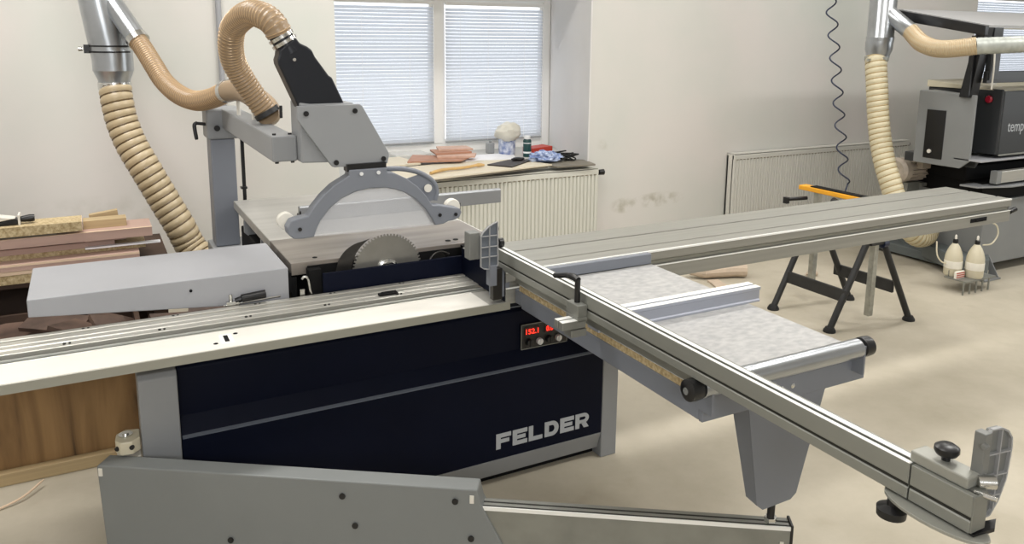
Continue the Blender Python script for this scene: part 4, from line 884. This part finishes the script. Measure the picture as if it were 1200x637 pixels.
# hand tool on the stack
tl = thing('hand_tool', 'white and black hand tool lying on top of the lumber stack', 'tool', (-.36,3.97,.8805))
b = MB(); b.prism([(-.55,.884),(-.30,.884),(-.285,.900),(-.30,.906),(-.40,.892),(-.55,.889)],'y',3.94,3.99); part('blade_body', b, 'black_plastic', tl, .001)
b = MB(); b.prism([(-.55,.892),(-.40,.895),(-.30,.910),(-.42,.935),(-.55,.940)],'y',3.935,3.995); part('housing', b, 'white_plastic', tl, .004)
b = MB(); b.box(-.292,-.284,3.93,4.0,.8805,.925); part('guard', b, 'white_plastic', tl, .001)
b = MB(); b.tube([(-.284,3.965,.900),(-.25,3.965,.902),(-.232,3.965,.902)],[.012,.017,.015],16); part('handle', b, 'black_plastic', tl, 0, True)
# scraps in the bin
rs = random.Random(3)
specs = [(-.55,3.60,.46,.34,.20),(-.28,3.52,.485,.30,.14),(-.08,3.56,.50,.20,.16),(.02,3.72,.47,.18,.14),(-.42,3.75,.45,.32,.2),(-.18,3.70,.50,.24,.12),(-.75,3.55,.47,.3,.18),(-.95,3.65,.46,.3,.2),(-1.2,3.6,.46,.34,.2),(-.62,3.78,.47,.3,.12)]
names = ['wide brown offcut near the left edge of the picture','brown offcut with a long straight edge just above the rail','pinkish offcut standing on its corner in the bin','small tilted offcut near the saw body','dark offcut deep under the extension table','slim offcut leaning against the pinkish one','brown offcut at the left end of the bin','dark brown offcut half buried in the bin','offcut at the far left end of the bin','narrow offcut at the back of the bin']
b = MB(); b.box(-1.58,.105,3.42,3.88,.045,.40); single('packed_offcuts', b, 'dark_wood', 'mass of packed offcuts filling the bottom of the oak bin', 'offcuts', kind='stuff')
for i,(x,y,z,w,d) in enumerate(specs):
    b = MB(); b.box(-w/2,w/2,-d/2,d/2,-.009,.009)
    b.tf(Matrix.Translation((x,y,z)) @ Matrix.Rotation(rs.uniform(-.7,.7),4,'Z') @ Matrix.Rotation(rs.uniform(-.28,.28),4,'Y') @ Matrix.Rotation(rs.uniform(-.35,.35),4,'X'))
    single('wood_offcut', b, 'pink_scrap', names[i], 'offcut', 'wood offcuts heaped in the bin')
for i,(x0,y0,x1,y1,lb) in enumerate(((.12,3.60,.24,3.47,'pale splinter crossing the offcuts below the extension table'),(.30,3.42,.44,3.47,'short pink offcut beside the black table gap'))):
    pass
for i,(x,y,z,w,d,a,lb) in enumerate(((.24,3.34,.56,.16,.08,.3,'pinkish offcut leaning beside the saw under the clamp'),(.40,3.36,.57,.2,.08,-.3,'brown offcut wedged behind the guide rail'),(.02,3.45,.545,.14,.1,.5,'reddish square offcut with a pale edge above the rail'))):
    b = MB(); b.box(-w/2,w/2,-d/2,d/2,-.008,.008); b.tf(Matrix.Translation((x,y,z)) @ Matrix.Rotation(a,4,'Z') @ Matrix.Rotation(a*.6,4,'Y') @ Matrix.Rotation(.5,4,'X'))
    single('wood_offcut', b, 'pink_scrap', lb, 'offcut', 'wood offcuts heaped in the bin')
b = MB(); b.box(.165,.58,3.19,3.42,.50,.53); b.box(.17,.20,3.2,3.41,0,.50); b.box(.55,.58,3.2,3.41,0,.50); single('offcut_stand', b, 'dark_wood', 'dark wooden stand between the bin and the saw body', 'stand')
b = MB(); b.tube(spline([(-.65,3.05,.006),(-.48,3.14,.006),(-.38,3.18,.008),(-.31,3.215,.016),(-.25,3.29,.026)],6),[.004]*24+[.002],8); single('wood_shaving', b, 'pale_edge', 'thin pale curved strip of wood on the floor at lower left', 'shaving', smooth=True)

# ------------------------------------------------------------------ things on the window sill
def slab(name, pts, z0, z1, m, label, cat, group=None, bevel=.001):
    b = MB(); b.prism(pts,'z',z0,z1); return single(name, b, m, label, cat, group, bevel)
slab('under_board', [(1.66,4.975),(2.05,5.03),(3.09,5.225),(2.96,5.54),(2.55,5.60),(1.62,5.48)], .7025,.716,'grey_plank','darker board directly under the pale board on the window sill','board')
slab('worktop_board', [(1.66,4.96),(2.05,5.02),(3.12,5.215),(2.98,5.56),(2.55,5.62),(1.62,5.50)], .7165,.728,'plywood','wide pale board laid along the window sill above the radiator','board')
slab('dark_edged_board', [(3.14,5.17),(3.475,5.15),(3.52,5.36),(3.30,5.62),(3.02,5.60)], .7025,.715,'grey_plank','thin brown board at the right end of the sill under the cloth','board')
slab('pale_offcut', [(1.80,5.52),(2.20,5.60),(2.16,5.95),(1.80,5.92)], .7285,.745,'plywood','pale board beside the guard carrier at the left of the sill','board')
G2 = 'terracotta boards piled on the sill'
slab('terracotta_board', [(2.10,5.62),(2.50,5.52),(2.64,5.66),(2.26,5.93)], .745,.757,'terracotta','largest terracotta board, underneath the others on the sill','board',G2)
slab('terracotta_board', [(2.36,5.66),(2.64,5.58),(2.72,5.72),(2.42,5.84)], .7575,.772,'terracotta_pale','middle terracotta board, lying askew on the largest one','board',G2)
slab('terracotta_board', [(2.38,5.74),(2.68,5.72),(2.68,5.90),(2.42,5.96)], .7725,.786,'terracotta','narrow terracotta board with a dark front edge in the pile','board',G2)
slab('terracotta_board', [(2.44,5.82),(2.72,5.78),(2.74,5.96),(2.50,6.02)], .7865,.800,'terracotta_pale','pale pink board, topmost of the terracotta pile','board',G2)
b = MB(); b.box(2.14,2.44,5.98,6.20,.7025,.75); single('plastic_sleeve', b, 'film_plastic', 'clear crumpled plastic sleeve behind the terracotta boards', 'packaging', bevel=.01)
b = MB(); b.tube(spline([(2.10,5.16,.741),(2.16,5.20,.743),(2.25,5.235,.746),(2.35,5.25,.744),(2.45,5.275,.745),(2.53,5.30,.748),(2.585,5.305,.744)],6),[.011]*4+[.0125]*8+[.011]*18+[.014,.015,.014,.013,.012,.010,.009],12)
single('wooden_tool_handle', b, 'yellow_wood', 'curved yellow wooden tool handle on the pale board', 'handle', smooth=True)
for i,(pts,z,lb) in enumerate(([[(2.66,5.66),(3.04,5.62),(3.16,5.92),(2.74,5.98)],.7035,'lowest large sheet of white paper on the sill'],[[(2.70,5.72),(3.06,5.74),(3.10,6.0),(2.78,6.0)],.7065,'bluish white sheet of paper, topmost on the sill'],[[(2.56,5.58),(2.86,5.60),(2.80,5.70),(2.60,5.70)],.7305,'small white paper slip near the wooden handle'])):
    slab('paper_sheet', pts, z, z+.0025,'paper',lb,'paper','papers on the window sill',0)
slab('notebook', [(2.76,5.19),(3.07,5.43),(2.90,5.50),(2.64,5.36)], .7285,.738,'notebook','dark flat notebook on the right end of the pale board','notebook')
b = MB(); b.blob((2.94,5.43,.75),(.055,.028,.014),2,.15,2.,flat=.7385); single('computer_mouse', b, 'black_plastic', 'small black oval object lying on the notebook', 'object', smooth=True)
bgs = thing('solvent_bucket', 'blue and white labelled pot with a crumpled plastic bag on top', 'pot', (3.13,5.98,.7025))
b = MB(); b.lathe([(.065,0),(.07,.004),(.072,.13),(.070,.135)],(3.13,5.98,.7025),'z',28); part('pot_body', b, 'blue_can', bgs, 0, True)
b = MB(); b.blob((3.13,5.96,.892),(.115,.09,.078),5,.22,1.8); b.tf(Matrix.Identity(4)); single('plastic_bag', b, 'bag_plastic', 'crumpled milky plastic bag sitting on the blue pot', 'bag', smooth=True)
b = MB(); b.box(2.99,3.05,6.05,6.11,.7025,.795); b.lathe([(.012,0),(.012,.016)],(3.02,6.08,.795),'z',14); single('grey_bottle', b, 'grey_plastic', 'grey plastic bottle half hidden behind the milky bag', 'bottle', bevel=.012)
cn = thing('spray_can', 'dark green aerosol can standing left of the red box', 'can', (3.215,5.78,.7025))
b = MB(); b.lathe([(.033,0),(.034,.004),(.034,.135),(.026,.15)],(3.215,5.78,.7025),'z',24); part('can_body', b, 'green_can', cn, 0, True)
b = MB(); b.lathe([(.0345,.03),(.0345,.045)],(3.215,5.78,.7025),'z',24); b.lathe([(.0345,.112),(.0345,.118)],(3.215,5.78,.7025),'z',24); part('can_band', b, 'paper', cn, 0, True)
b = MB(); b.lathe([(.027,.148),(.027,.172),(.024,.176)],(3.215,5.78,.7025),'z',22); part('can_cap', b, 'silver_knob', cn, 0, True)
slab('red_box', [(3.27,5.80),(3.52,5.88),(3.50,6.02),(3.26,5.94)], .7025,.762,'red_box','flat red box against the reveal right of the green can','box',None,.003)
b = MB(); b.blob((3.16,5.40,.752),(.13,.085,.045),11,.5,3.4,40,26,flat=.7285); single('blue_cloth', b, 'blue_cloth', 'crumpled blue and white cloth at the right end of the sill', 'cloth', smooth=True)
b = MB(); rr = random.Random(5)
for k in range(5):
    pts = [(3.26+rr.uniform(0,.20), 5.45+rr.uniform(-.13,.18), .722+rr.uniform(0,.05)) for _ in range(6)]
    b.tube(spline(pts,6),.006,7)
single('cable_tangle', b, 'rubber', 'tangle of dark cable behind the blue cloth', 'cable', smooth=True)

# ------------------------------------------------------------------ small things on the floor
pb = thing('paper_wrapper', 'crumpled pale paper roll on the floor below the carriage', 'litter', (3.85,4.15,0))
b = MB(); b.tube([(3.72,4.28,.045),(3.80,4.22,.05),(4.02,4.16,.055),(4.10,4.12,.052)],[.02,.045,.05,.05],12); part('roll', b, 'debris', pb, 0, False)
b = MB(); b.prism([(3.66,3.82),(3.78,3.85),(3.86,4.14),(3.78,4.16)],'z',.001,.012); part('torn_strip', b, 'debris', pb)
b = MB(); b.blob((4.55,3.92,.02),(.05,.03,.02),3,.3,3.,flat=.001); single('floor_crumb', b, 'debris', 'small pale crumb of debris on the floor near the trestle', 'litter')
